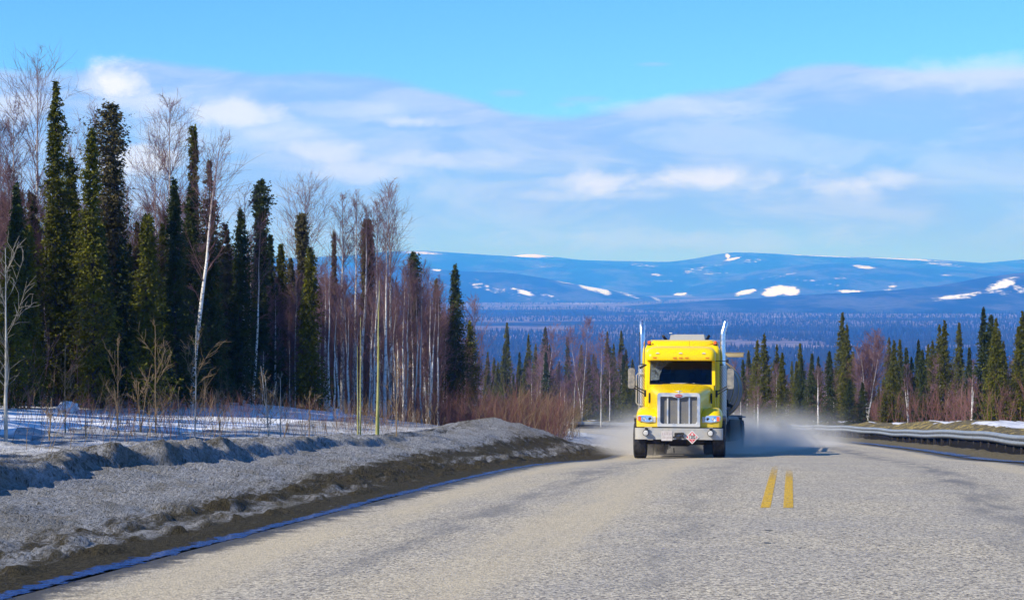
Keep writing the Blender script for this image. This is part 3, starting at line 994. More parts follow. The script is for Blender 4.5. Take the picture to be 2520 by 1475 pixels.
# hood
hood = B()
secs = []
for y, hw, top, bot in ((.16, .585, 1.815, .90), (.35, .63, 1.865, .90), (.8, .71, 1.945, .92), (1.3, .80, 2.025, .95), (1.9, .905, 2.11, .98)):
    secs.append([(-hw, y, bot), (-hw, y, top - .30), (-hw + .015, y, top - .18), (-hw + .06, y, top - .075), (-hw + .15, y, top - .025), (-hw * .55, y, top), (0, y, top + .018),
                 (hw * .55, y, top), (hw - .15, y, top - .025), (hw - .06, y, top - .075), (hw - .015, y, top - .18), (hw, y, top - .30), (hw, y, bot)])
hood.loft(secs)
hood_o = hood.build('hood', P_YEL, T, ang=50)
for s in (-1, 1):
    v = B().prism([(1.52, 1.60), (1.58, 1.56), (1.66, 1.66), (1.72, 1.84), (1.66, 1.86), (1.56, 1.78)], 'x', s * .865, s * .905)
    v.build('intake_vent', P_BLACK, hood_o)
    B().tube([(s * .31, .30, 1.873), (s * .40, .9, 1.965), (s * .49, 1.85, 2.108)], .006, 5).build('hood_crease', P_YEL, hood_o)
    # fender: an arch over the front wheel
    f = B(); secs = []
    for y, tp, ho in ((.20, 1.16, 1.10), (.24, 1.24, 1.15), (.34, 1.33, 1.18), (.55, 1.415, 1.195), (.85, 1.455, 1.205), (1.15, 1.45, 1.21), (1.45, 1.36, 1.21), (1.65, 1.22, 1.21), (1.78, 1.02, 1.20)):
        rr = .62
        bt = .885 if y < .44 else max(.885, .52 + math.sqrt(max(rr * rr - (y - 1.02) ** 2, 0)))
        bt = min(bt, tp - .04)
        iw = .58
        prof = [(iw, bt), (iw, tp - .10), (iw + .12, tp - .045), (.82, tp - .012), (.97, tp), (ho - .10, tp - .03), (ho - .035, tp - .09), (ho, max(tp - .20, bt + .01)), (ho, bt)]
        secs.append([(s * u, y, v_) for u, v_ in prof])
    f.loft(secs)
    fender = f.build('fender', P_YEL, T, ang=50)
    fl_ = B(); secs = []
    for k in range(9):
        a = math.radians(15 + k * 12)
        y, z = 1.02 + .70 * math.cos(a), .52 + .70 * math.sin(a)
        secs.append([(s * 1.08, y, z), (s * 1.29, y, z - .01), (s * 1.30, y, z - .05), (s * 1.08, y, z - .035)])
    fl_.loft(secs).build('fender_flare', P_GREY, T)
    # headlamp
    shape = [(.70, 1.02), (.86, 1.0), (1.02, 1.02), (1.14, 1.06), (1.165, 1.12), (1.155, 1.19), (1.12, 1.205), (.92, 1.215), (.76, 1.205), (.715, 1.16)]
    hl = B().loft([[(s * u, .36, v_) for u, v_ in shape], [(s * u, .17 + .12 * max(0, u - .9), v_) for u, v_ in shape], [(s * (.93 + (u - .93) * .93), .155 + .12 * max(0, u - .9), 1.11 + (v_ - 1.11) * .9) for u, v_ in shape]]).build('headlight', P_HOUSE, T, bevel=.006)
    B().loft([[(s * (.92 + (u - .92) * .86), .150 + .12 * max(0, u - .9), 1.11 + (v_ - 1.11) * .78) for u, v_ in shape], [(s * (.92 + (u - .92) * .84), .146 + .12 * max(0, u - .9), 1.11 + (v_ - 1.11) * .75) for u, v_ in shape]]).build('reflector', P_LAMP, hl)
    for x, r in ((.80, .055), (.955, .05)):
        B().lathe([(.146, r), (.128, r * .96), (.126, r * .8), (.140, r * .3), (.135, .004)], (s * x, 0, 1.11), 'y', 18).build('bulb_bowl', P_LAMP, hl)
        B().lathe([(.128, .022), (.118, .018), (.114, .004)], (s * x, 0, 1.11), 'y', 12).build('lens', P_BLACK if x < .9 else P_WHITE, hl)
    B().prism(rrect(1.045, 1.125, 1.055, 1.175, .015, 3) if s > 0 else rrect(-1.125, -1.045, 1.055, 1.175, .015, 3), 'y', .150, .172).build('turn_signal', P_ORANGE, hl)
    B().box((s * .675, .21, 1.09), (.075, .08, .17), .02).build('lamp_bracket', P_BEIGE, hl)

# cab: pillars, doors, roof cap, glass
cab = B()
cab.box((0, 1.93, 1.55), (1.90, .06, 1.10), .01)
cab.box((0, 2.6, 1.12), (1.9, 1.4, .08))
for s in (-1, 1):
    cab.loft([[(s * .895, 1.93, 2.08), (s * .985, 1.93, 2.08), (s * .985, 2.05, 2.08), (s * .895, 2.05, 2.08)], [(s * .885, 2.20, 2.86), (s * .975, 2.20, 2.86), (s * .975, 2.32, 2.86), (s * .885, 2.32, 2.86)]])
    cab.box((s * .955, 3.22, 2.45), (.06, .12, .85))
    cab.box((s * .955, 2.70, 2.84), (.06, 1.0, .08))
cab_o = cab.build('cab', P_YEL, T, bevel=.012)
for s in (-1, 1):
    door = B().box((s * .965, 2.58, 1.58), (.05, 1.18, 1.04), .02).build('door', P_YEL, T)
    B().box((s * .998, 3.05, 1.78), (.025, .16, .04), .01).build('handle', P_CHROME, door)
    B().loft([[(s * .965, 2.12, 2.12), (s * .965, 3.14, 2.12), (s * .955, 3.14, 2.80), (s * .955, 2.34, 2.80)], [(s * .970, 2.12, 2.12), (s * .970, 3.14, 2.12), (s * .960, 3.14, 2.80), (s * .960, 2.34, 2.80)]]).build('side_window', G_WIND, door, smooth=False)
    B().box((s * .975, 2.70, 2.11), (.02, 1.16, .035), .005).build('window_seal', P_BLACK, door)
wb, wt = [(-.90, 1.955, 2.10), (.90, 1.955, 2.10)], [(.895, 2.215, 2.84), (-.895, 2.215, 2.84)]
wsh = B().loft([[Vector(p) for p in wb + wt], [Vector(p) + Vector((0, .012, .004)) for p in wb + wt]]).build('windshield', G_WIND, T, smooth=False)
film = bpy.data.materials.new('dried dirt on glass'); film.use_nodes = True
_t = NT(film.node_tree)
_t.n['Principled BSDF'].inputs['Base Color'].default_value = (.30, .36, .38, 1)
_t.put(_t.n['Principled BSDF'].inputs['Alpha'], _t.rng(_t.noise(_t.scale(_t.co(), (1, 1, .5)), 11, 6, .75), .35, .7, .08, .55))
def wpt(u, v): return (u, 1.955 + (v - 2.10) * .3514 - .006, v)
arc = [wpt(-.62 + .52 * (1 - math.cos(a)) , 2.24 + .55 * math.sin(a)) for a in [math.radians(q) for q in range(0, 86, 8)]]
g = B(); vs = [g.bm.verts.new(p) for p in [wpt(-.875, 2.22)] + arc + [wpt(-.10, 2.81), wpt(-.87, 2.81)]]
g.bm.faces.new(vs)
g.build('dirt_film', film, wsh, smooth=False)
fr_o = [(-.925, 2.085), (.925, 2.085), (.915, 2.86), (-.915, 2.86)]
fr_i = [(-.885, 2.125), (.885, 2.125), (.878, 2.82), (-.878, 2.82)]
g = B(); loops = []
for lp, dy in ((fr_o, -.012), (fr_i, -.012), (fr_i, .01), (fr_o, .01)):
    loops.append([(u, 1.955 + (v - 2.10) * .3514 + dy, v) for u, v in lp])
g.loft(loops + [loops[0]], cap=False).build('windshield_seal', P_BLACK, T)
for x0, x1, z1 in ((-.20, -.60, 2.17), (.55, .12, 2.17)):
    B().tube([(x0, 1.93, 2.10), ((x0 + x1) / 2, 1.955, 2.14), (x1, 1.962, z1)], .010, 5).build('wiper', P_BLACK, T)
cap = B(); secs = []
for z, yf, hw, r in ((2.79, 1.90, .965, .16), (2.80, 1.80, .985, .16), (2.87, 1.785, .99, .17), (2.97, 1.81, .99, .18), (3.07, 1.88, .975, .2), (3.145, 2.0, .93, .22), (3.195, 2.18, .86, .24), (3.225, 2.5, .74, .26), (3.23, 2.8, .5, .26)):
    secs.append([(u, v, z) for u, v in plan_round(hw, yf, 3.42, r)])
cap.loft(secs).build('roof_cap', P_YEL, T, ang=60)
for x in (-.74, -.17, 0, .17, .76):
    yy = 1.79 if abs(x) < .5 else 1.80
    ml = B().prism(rrect(x - .052, x + .052, 2.848, 2.89, .012, 3), 'y', yy - .022, yy + .02).build('marker_light', P_MARK, T)
    B().prism(rrect(x - .045, x + .045, 2.880, 2.897, .006, 3), 'y', yy - .028, yy + .02).build('marker_cap', P_YEL, ml)
for x in (-.66, 0, .66):
    B().prism([(x - .06, 2.985), (x + .06, 2.985), (x + .035, 3.01), (x, 3.02), (x - .035, 3.01)], 'y', 1.79, 1.84).build('roof_glint', P_WHITE, T)  # sun glints on the roof cap, built as white wedges

# sleeper
sl = B(); secs = []
for z, yf, hw in ((1.0, 3.30, 1.10), (3.05, 3.30, 1.10), (3.20, 3.34, 1.09), (3.30, 3.44, 1.05), (3.33, 3.60, .98)):
    secs.append([(u, v, z) for u, v in plan_round(hw, yf, 5.3, .10)])
sl.loft(secs).build('sleeper', P_YEL, T, ang=50)
rf = B(); secs = []
for y, hw, z in ((3.36, .70, 3.27), (3.46, .80, 3.38), (3.62, .93, 3.45), (4.2, 1.02, 3.49), (5.28, 1.04, 3.51)):
    secs.append([(-hw, y, 3.2), (-hw, y, z - .06), (-hw + .08, y, z), (hw - .08, y, z), (hw, y, z - .06), (hw, y, 3.2)])
rf.loft(secs).build('roof_fairing', P_YEL, T, ang=30)
for s in (-1, 1):
    bc = B().lathe([(3.30, .062), (3.325, .062), (3.33, .05)], (s * .97, 3.47, 0), 'z', 16).build('beacon', P_DARK, T)
    B().lathe([(3.328, .048), (3.39, .052), (3.415, .045), (3.43, .01)], (s * .97, 3.47, 0), 'z', 16).build('lens', P_ORANGE, bc)
    # exhaust stack
    x, y = s * 1.19, 3.52
    dx, dy = (.08, .06) if s > 0 else (-.02, .13)
    st = B().tube([(x, y, .95), (x, y, 2.4), (x, y, 3.60), (x + dx * .15, y + dy * .2, 3.70), (x + dx * .5, y + dy * .6, 3.80), (x + dx * .8, y + dy, 3.89), (x + dx * 1.05, y + dy * 1.6, 3.985)], .080, 20, cap=False).build('exhaust_stack', P_STACK, T, ang=60)
    sh = B(); secs = []
    for z in (.98, 1.9, 2.70):
        secs.append([(x + .112 * math.cos(math.radians(a)), y + .112 * math.sin(math.radians(a)), z) for a in range(150, 391, 16)] + [(x + .104 * math.cos(math.radians(a)), y + .104 * math.sin(math.radians(a)), z) for a in range(390, 149, -16)])
    sh.loft(secs).build('heat_shield', P_SHIELD, st, ang=60)
    B().box((s * 1.12, y, 2.73), (.20, .18, .03), .005).build('stack_clamp', P_BLACK, st)
    # mirror
    mr = B().prism(rrect(s * 1.42 - .095, s * 1.42 + .095, 1.99, 2.57, .055, 5), 'y', 1.98, 2.12)
    mr = mr.build('mirror', P_MIRR, T, bevel=.02)
    B().prism(rrect(s * 1.42 - .08, s * 1.42 + .08, 2.01, 2.55, .05, 4), 'y', 2.121, 2.126).build('mirror_glass', P_LAMP, mr)
    arm = B().tube([(s * 1.36, 2.05, 2.09), (s * 1.18, 2.06, 1.98), (s * 1.0, 2.06, 1.90)], .018, 8).tube([(s * 1.36, 2.05, 2.02), (s * 1.0, 2.06, 1.80)], .016, 8)
    arm.build('mirror_arm', P_DARK, mr)
    B().box((s * 1.02, 2.08, 1.85), (.07, .10, .20), .015).build('mirror_bracket', P_BLACK, mr)
    # fuel tank, steps
    ft = B().lathe([(2.55, .02), (2.55, .30), (2.58, .325), (4.5, .325), (4.53, .30), (4.53, .02)], (s * .93, 0, .74), 'y', 28).build('fuel_tank', P_BEIGE, T)
    for z in (.60, .95):
        B().box((s * 1.21, 3.0, z), (.12, .7, .03), .005).build('step', P_DARK, ft)
B().tube([(-1.12, 2.25, 2.62), (-1.0, 2.25, 2.68)], .026, 8).tube([(-1.20, 2.25, 2.58), (-1.10, 2.25, 2.63)], .034, 8).build('spotlight', P_DARK, T)
B().box((1.33, 2.35, 2.80), (.07, .08, .09), .012).tube([(.99, 2.35, 2.80), (1.31, 2.35, 2.80)], .012, 6).build('side_camera', P_BLACK, T)
B().tube([(-1.12, 3.36, 2.45), (-1.30, 3.36, 2.45), (-1.345, 3.36, 2.40), (-1.345, 3.36, 1.60), (-1.30, 3.36, 1.54), (-1.15, 3.36, 1.52)], .016, 8).build('grab_rail', P_BEIGE, T)
B().tube([(.22, 2.9, 3.22), (.22, 2.9, 3.40)], .005, 5).lathe([(3.215, .035), (3.24, .02)], (.22, 2.9, 0), 'z', 10).build('antenna', P_BLACK, T)

# cab interior
B().box((0, 2.18, 2.02), (1.80, .38, .22), .04).build('dashboard', mat('grey green dashboard', (.16, .27, .26), .7), T)
B().box((.05, 2.02, 2.145), (.70, .10, .015)).build('paper_sheet', P_WHITE, T)
B().box((-.55, 2.03, 2.15), (.10, .06, .03), .005).build('green_box', mat('green plastic', (.05, .25, .10), .5), T)
sw = B(); ring = []
for k in range(25):
    a = k * math.tau / 24
    ring.append((.46 + .22 * math.cos(a), 2.45 - .10 * math.sin(a), 2.10 + .20 * math.sin(a)))
sw.tube(ring, .016, 6).tube([(.46, 2.45, 2.10), (.46, 2.30, 2.0)], .03, 6).build('steering_wheel', P_BLACK, T)
for x in (-.46, .46):
    seat = B().box((x, 2.95, 1.62), (.52, .52, .16), .05).box((x, 3.20, 2.05), (.50, .14, .85), .05).box((x, 3.21, 2.56), (.28, .10, .18), .04)
    seat.build('seat', P_BLACK, T)

# wheels
tyre_prof = [(-.150, .30), (-.165, .36), (-.168, .44), (-.150, .500), (-.135, .515), (-.095, .520), (-.094, .506), (-.082, .506), (-.081, .521), (-.036, .522), (-.035, .507), (-.023, .507), (-.022, .522), (.022, .522), (.023, .507), (.035, .507),
             (.036, .522), (.081, .521), (.082, .506), (.094, .506), (.095, .520), (.135, .515), (.150, .500), (.168, .44), (.165, .36), (.150, .30)]
rim_prof = [(-.13, .02), (-.13, .10), (-.11, .13), (-.03, .20), (-.03, .27), (-.145, .285), (-.155, .30), (.145, .30), (.145, .28), (.02, .26), (.02, .03)]


def wheel_proto():
    return B().lathe(tyre_prof, (0, 0, 0), 'x', 40), B().lathe(rim_prof, (0, 0, 0), 'x', 28)


tb, rb = wheel_proto()
# tread blocks: shallow cross cuts
for v in tb.bm.verts:
    r = math.hypot(v.co.y, v.co.z)
    if r > .515:
        k = int(round((math.atan2(v.co.z, v.co.y) % math.tau) / (math.tau / 40)))
        if (k + (1 if abs(v.co.x) > .06 else 0)) % 2: v.co.y *= .988; v.co.z *= .988
me_t = tb.build('tyre', P_TYRE).data
me_r = rb.build('rim', P_RIM).data
for o in [o for o in COL.objects if o.name in ('tyre', 'rim')]: bpy.data.objects.remove(o)


def wheel(x, y, z, xf=None, flip=False, wide=1.0):
    wo_ = link('wheel', me_t, T)
    M = (xf or Matrix()) @ Matrix.Translation((x, y, z)) @ Matrix.Rotation(math.pi if flip else 0, 4, 'Z') @ Matrix.Diagonal((wide, 1, 1, 1))
    wo_.matrix_local = M
    r = link('rim', me_r, wo_)
    return wo_


def road_local(x, y, xf=None):
    """height of the road under a truck-local point"""
    p = Matrix.LocRotScale(T.location, T.rotation_euler, None) @ ((xf or Matrix()) @ Vector((x, y, 0)))
    zz = float(RZ(np.array(p.x - cx(p.y)), np.array(p.y)))
    return zz - p.z


for s in (-1, 1):
    wheel(s * 1.105, 1.02, .520 + road_local(s * 1.1, 1.02), flip=s > 0, wide=1.08)
    for y in (6.1, 7.45):
        for x in (.735, 1.075):
            wheel(s * x, y, .520 + road_local(s * 1.0, y), flip=s > 0, wide=.9)
    B().prism([(s * .56, .18), (s * 1.24, .18), (s * 1.24, .95), (s * .56, .95)], 'y', 8.15, 8.17).build('mud_flap', P_BLACK, T)
ch = B()
for s in (-1, 1): ch.box((s * .43, 4.6, .86), (.09, 8.6, .26), .01)
ch.box((0, 1.02, .46), (1.9, .13, .12), .02).box((0, .55, .74), (1.5, .5, .36), .04).box((0, 1.3, .52), (.6, 1.0, .34), .06).box((-.62, .6, .52), (.2, .5, .14), .03).box((.45, .6, .47), (.5, .3, .16), .03)
for y in (6.1, 7.45): ch.tube([(-1.0, y, .50), (1.0, y, .50)], .09, 10).lathe([(y - .2, .05), (y - .17, .17), (y + .17, .17), (y + .2, .05)], (0, 0, .5), 'y', 14)
ch.tube([(-.16, .9, .30), (-.15, .9, .16)], .014, 5)
ch.build('chassis', P_DARK, T)

# tank trailer, turned a little about its king pin
KP = Vector((0, 6.7, 0))
XT = Matrix.Translation(KP) @ Matrix.Rotation(-.055, 4, 'Z') @ Matrix.Rotation(.004, 4, 'X') @ Matrix.Translation(-KP)
R_, CZ = 1.12, 2.27
prof = [(5.75, .05), (5.78, .45), (5.86, .80), (5.98, 1.0), (6.12, R_), (19.3, R_), (19.44, 1.0), (19.56, .8), (19.63, .45), (19.66, .05)]
B(XT).lathe(prof, (0, 0, CZ), 'y', 48).build('tank', P_TANK, T, ang=50)
for y in (6.3, 9.9, 13.2, 16.4, 19.1):
    B(XT).lathe([(y, R_ - .01), (y, R_ + .02), (y + .16, R_ + .02), (y + .16, R_ - .01)], (0, 0, CZ), 'y', 48).build('tank_band', P_GOLD if y > 9 else P_TANK, T)
B(XT).prism([(-.62, 3.30), (.62, 3.30), (.54, 3.80), (-.50, 3.80)], 'y', 7.3, 8.9).build('manhole_box', P_BEIGE, T, bevel=.02)
for s in (-1, 1):
    B(XT).box((s * .60, 13.5, 3.42), (.06, 9.0, .14), .01).build('roll_rail', P_BEIGE, T)
    B(XT).tube([(s * .72, 7.0, 3.74), (s * .55, 7.4, 3.52), (s * .46, 7.7, 3.36)], .045, 8).build('vent_pipe', P_BLACK, T)
    B(XT).prism([(s * .55, .25), (s * 1.27, .25), (s * 1.27, 1.32), (s * .55, 1.32)], 'y', 16.15, 16.2).build('mud_flap', P_DARK, T)
    B(XT).box((s * .92, 17.5, 1.27), (.68, 2.8, .05), .01).build('rear_fender', P_GREY, T)
    B(XT).box((s * 1.06, 12.6, .80), (.34, 5.6, .72), .03).build('side_shade_box', P_DARK, T)  # dark boxes added to fill in the shade below the tank
    B(XT).box((s * .75, 9.5, .70), (.12, .14, 1.0), .01).build('landing_leg', P_DARK, T)
    B(XT).tube([(s * 1.06, 7.0, 1.15), (s * 1.06, 15.8, 1.15)], .13, 12).build('hose_tube', P_TANK, T)
    B(XT).box((s * 1.05, 9.2, 1.25), (.28, .35, .40), .03).build('valve_box', P_DARK, T)
    for y in (16.9, 18.2):
        for x in (.735, 1.075):
            wheel(s * x, y, .520 + road_local(s * 1.0, y, XT), XT, s > 0, .9)
B(XT).tube([(1.0, 9.6, 1.62), (1.18, 9.6, 1.62), (1.30, 9.6, 1.56)], .055, 8).box((1.12, 9.6, 1.72), (.10, .12, .14), .01).build('outlet_valve', P_BLACK, T)
B(XT).box((.98, 9.8, 1.72), (.12, .10, .12), .01).build('valve_cover', P_GOLD, T)
B(XT).box((.80, 19.2, 3.56), (.72, .30, .15), .01).box((.80, 19.2, 3.645), (.76, .34, .02)).build('rear_deck_box', P_TAN, T)
B(XT).box((0, 12.2, 1.06), (.9, 12.0, .14), .02).box((0, 17.5, .75), (.9, 2.6, .5), .03).build('subframe', P_DARK, T)
B(XT).box((-.5, 7.28, 3.84), (.09, .05, .03), .005).build('top_lamp', P_WHITE, T)


# driver: one skinned body, seated
def driver():
    me = bpy.data.meshes.new('person')
    J = [((0, 0, 0), .15), ((0, -.02, .20), .155), ((0, -.03, .42), .165), ((0, -.03, .50), .075), ((0, -.06, .57), .06), ((0, -.08, .66), .105), ((0, -.08, .76), .10), ((0, -.07, .83), .06),
         ((.19, -.03, .44), .075), ((.27, -.18, .22), .055), ((.17, -.46, .26), .042), ((.16, -.54, .27), .04),
         ((-.19, -.03, .44), .075), ((-.27, -.18, .22), .055), ((-.17, -.46, .26), .042), ((-.16, -.54, .27), .04),
         ((.10, -.20, 0), .095), ((.13, -.48, .02), .075), ((.13, -.52, -.36), .05), ((.13, -.64, -.42), .045),
         ((-.10, -.20, 0), .095), ((-.13, -.48, .02), .075), ((-.13, -.52, -.36), .05), ((-.13, -.64, -.42), .045)]
    E = [(0, 1), (1, 2), (2, 3), (3, 4), (4, 5), (5, 6), (6, 7), (2, 8), (8, 9), (9, 10), (10, 11), (2, 12), (12, 13), (13, 14), (14, 15), (0, 16), (16, 17), (17, 18), (18, 19), (0, 20), (20, 21), (21, 22), (22, 23)]
    me.from_pydata([j[0] for j in J], E, [])
    o = bpy.data.objects.new('person', me); COL.objects.link(o)
    o.modifiers.new('skin', 'SKIN')
    for v, (p, r) in zip(me.skin_vertices[0].data, J): v.radius = (r, r)
    me.skin_vertices[0].data[0].use_root = True
    o.modifiers.new('sub', 'SUBSURF').levels = 1
    o.modifiers['sub'].render_levels = 1
    me.materials.append(mat('dark work jacket', (.03, .035, .045), .8))
    M = Matrix.LocRotScale(T.location, T.rotation_euler, None) @ Matrix.Translation((.46, 3.0, 1.80))
    o.matrix_world = M
    tag(o, 'person in a dark jacket seated behind the steering wheel of the yellow truck', 'person')


driver()

# ------------------------------------------------------------------ guardrail
def b_rail(t, b):
    co = t.co()
    c = t.mix(t.rng(t.noise(co, 3, 5, .65), .3, .7), (.23, .25, .28), (.34, .35, .355))
    c = t.mix(t.rng(t.noise(co, 16, 4, .7), .58, .75, 0, .6), c, (.33, .30, .25))
    t.put(b.inputs['Base Color'], c)


M_RAIL = mat('galvanised steel', build=b_rail, rough=.5, metal=.25, spec=.5)
M_POST = mat('weathered post', build=varied((.022, .018, .014), (.045, .037, .03), 5), rough=.9)
rail_prof = [(0.0, .0), (-.012, .018), (-.075, .055), (-.083, .085), (-.075, .115), (-.010, .150), (.0, .165), (-.010, .180), (-.075, .215), (-.083, .245), (-.075, .275), (-.012, .312), (.0, .330)]


def rail_pt(Y):
    wob = .07 * math.sin(Y * .21) + .03 * math.sin(Y * .53 + 1)
    X = float(cx(Y)) + 7.0 + wob
    z = float(zr(Y)) + .29 + .035 * math.sin(Y * .17 + 2) + .015 * math.sin(Y * .6)
    return Vector((X, Y, z))


GR = thing('guardrail', 'long grey steel guardrail curving along the far edge of the road', 'guardrail', rail_pt(44))
GI = Matrix.Translation(-GR.location)
Y = 36.0
post_me = None
while Y < 262:
    b_ = B(GI); secs = []
    for k in range(5):
        y = Y + 3.86 * k / 4
        p = rail_pt(y); q = rail_pt(y + .1) - p
        nrm = Vector((q.y, -q.x, 0)).normalized()
        # laps over the next panel: seat the leading end a hair behind
        off = .006 if k == 4 else 0
        secs.append([p + nrm * (u + off) + Vector((0, 0, v)) for u, v in rail_prof] + [p + nrm * (u + off + .006) + Vector((0, 0, v)) for u, v in rail_prof[::-1]])
    b_.loft(secs).build('rail_panel', M_RAIL, GR, ang=60)
    for yy in (Y + .9, Y + 2.8):
        p = rail_pt(yy)
        if post_me is None:
            post_me = B().box((.10, 0, -.30), (.15, .18, 1.25), .012).box((.02, 0, .165), (.05, .15, .28)).build('post', M_POST).data
            bpy.data.objects.remove(COL.objects['post'])
        o = link('post', post_me, GR)
        o.location = p - GR.location
        o.rotation_euler = (0, 0, -.1)
    Y += 3.81

# ------------------------------------------------------------------ tree makers
def tubes(P, R, sides=3):
    """P (N,K,3) R (N,K) -> V, F"""
    P = np.asarray(P, float); R = np.asarray(R, float)
    N, K, _ = P.shape
    Tn = np.zeros_like(P)
    Tn[:, 1:-1] = P[:, 2:] - P[:, :-2]; Tn[:, 0] = P[:, 1] - P[:, 0]; Tn[:, -1] = P[:, -1] - P[:, -2]
    Tn /= np.linalg.norm(Tn, axis=-1, keepdims=True) + 1e-9
    ref = np.where(np.abs(Tn[..., 2:3]) < .8, np.array([0, 0, 1.]), np.array([.3, 1., 0]))
    n1 = np.cross(Tn, ref); n1 /= np.linalg.norm(n1, axis=-1, keepdims=True) + 1e-9
    n2 = np.cross(n1, Tn)
    a = np.arange(sides) * math.tau / sides
    V = P[:, :, None] + R[:, :, None, None] * (n1[:, :, None] * np.cos(a)[None, None, :, None] + n2[:, :, None] * np.sin(a)[None, None, :, None])
    idx = np.arange(N * K * sides).reshape(N, K, sides)
    nx = np.roll(idx, -1, axis=2)
    F = np.stack([idx[:, :-1], nx[:, :-1], nx[:, 1:], idx[:, 1:]], -1).reshape(-1, 4)
    return V.reshape(-1, 3), F


def join(parts):
    Vs, Fs, o = [], [], 0
    for V, F in parts:
        Vs.append(V); Fs.append(F + o); o += len(V)
    return np.concatenate(Vs), np.concatenate(Fs)


def b_needle(c1, c2, c3):
    def f(t, b):
        co = t.co()
        n = t.noise(co, 2.6, 3, .6)
        n2 = t.noise(co, 19, 2, .6)
        c = t.mix(t.rng(n, .32, .68), c1, c2)
        c = t.mix(t.rng(n2, .45, .75, 0, .7), c, c3)
        r = t.rand()
        c = t.mix(t.m('MULTIPLY', r, .35), c, tuple(x * .5 for x in c1))
        t.put(b.inputs['Base Color'], c)
        b.inputs['Subsurface Weight'].default_value = 0
    return f


M_OLIVE = mat('olive spruce needles', build=b_needle((.070, .075, .007), (.17, .162, .013), (.20, .185, .016)), rough=.75, spec=.15)
M_GREEN = mat('dark spruce needles', build=b_needle((.035, .052, .014), (.085, .105, .022), (.13, .14, .028)), rough=.75, spec=.15)
M_BROWN = mat('browned spruce needles', build=b_needle((.085, .072, .030), (.18, .145, .055), (.22, .185, .075)), rough=.85, spec=.1)
M_STEM = mat('spruce bark', build=varied((.045, .036, .030), (.11, .09, .075), 9), rough=.9, spec=.1)


def b_birch(t, b):
    co = t.co()
    v = t.sep(co)
    ringn = t.noise(t.comb(t.m('MULTIPLY', v[0], 5), t.m('MULTIPLY', v[1], 5), t.m('MULTIPLY', v[2], 9)), 1.6, 5, .7)
    c = t.mix(t.rng(t.noise(co, 3, 3), .3, .7), (.72, .66, .58), (.90, .88, .85))
    c = t.mix(t.rng(ringn, .56, .64), c, (.05, .04, .04))
    up = t.attr('thin')
    c = t.mix(up, c, (.20, .12, .11))
    t.put(b.inputs['Base Color'], c)


M_BIRCH = mat('birch bark', build=b_birch, rough=.7, spec=.2)
M_TWIG = mat('birch twigs', build=varied((.135, .072, .075), (.28, .165, .16), .9), rough=.8, spec=.15)
M_TWIGW = mat('pale twigs', build=varied((.24, .21, .17), (.42, .38, .30), .9), rough=.8, spec=.15)
M_RED = mat('red brush twigs', build=varied((.13, .055, .045), (.26, .13, .10), .5), rough=.8, spec=.15)
M_TAN = mat('tan brush twigs', build=varied((.20, .13, .07), (.36, .26, .15), .6), rough=.8, spec=.15)
M_ASPEN = mat('yellow green bark', build=varied((.30, .29, .08), (.48, .46, .18), 4), rough=.7, spec=.2)
M_ASH = mat('grey pole bark', build=varied((.33, .31, .27), (.58, .55, .48), 5), rough=.7, spec=.2)


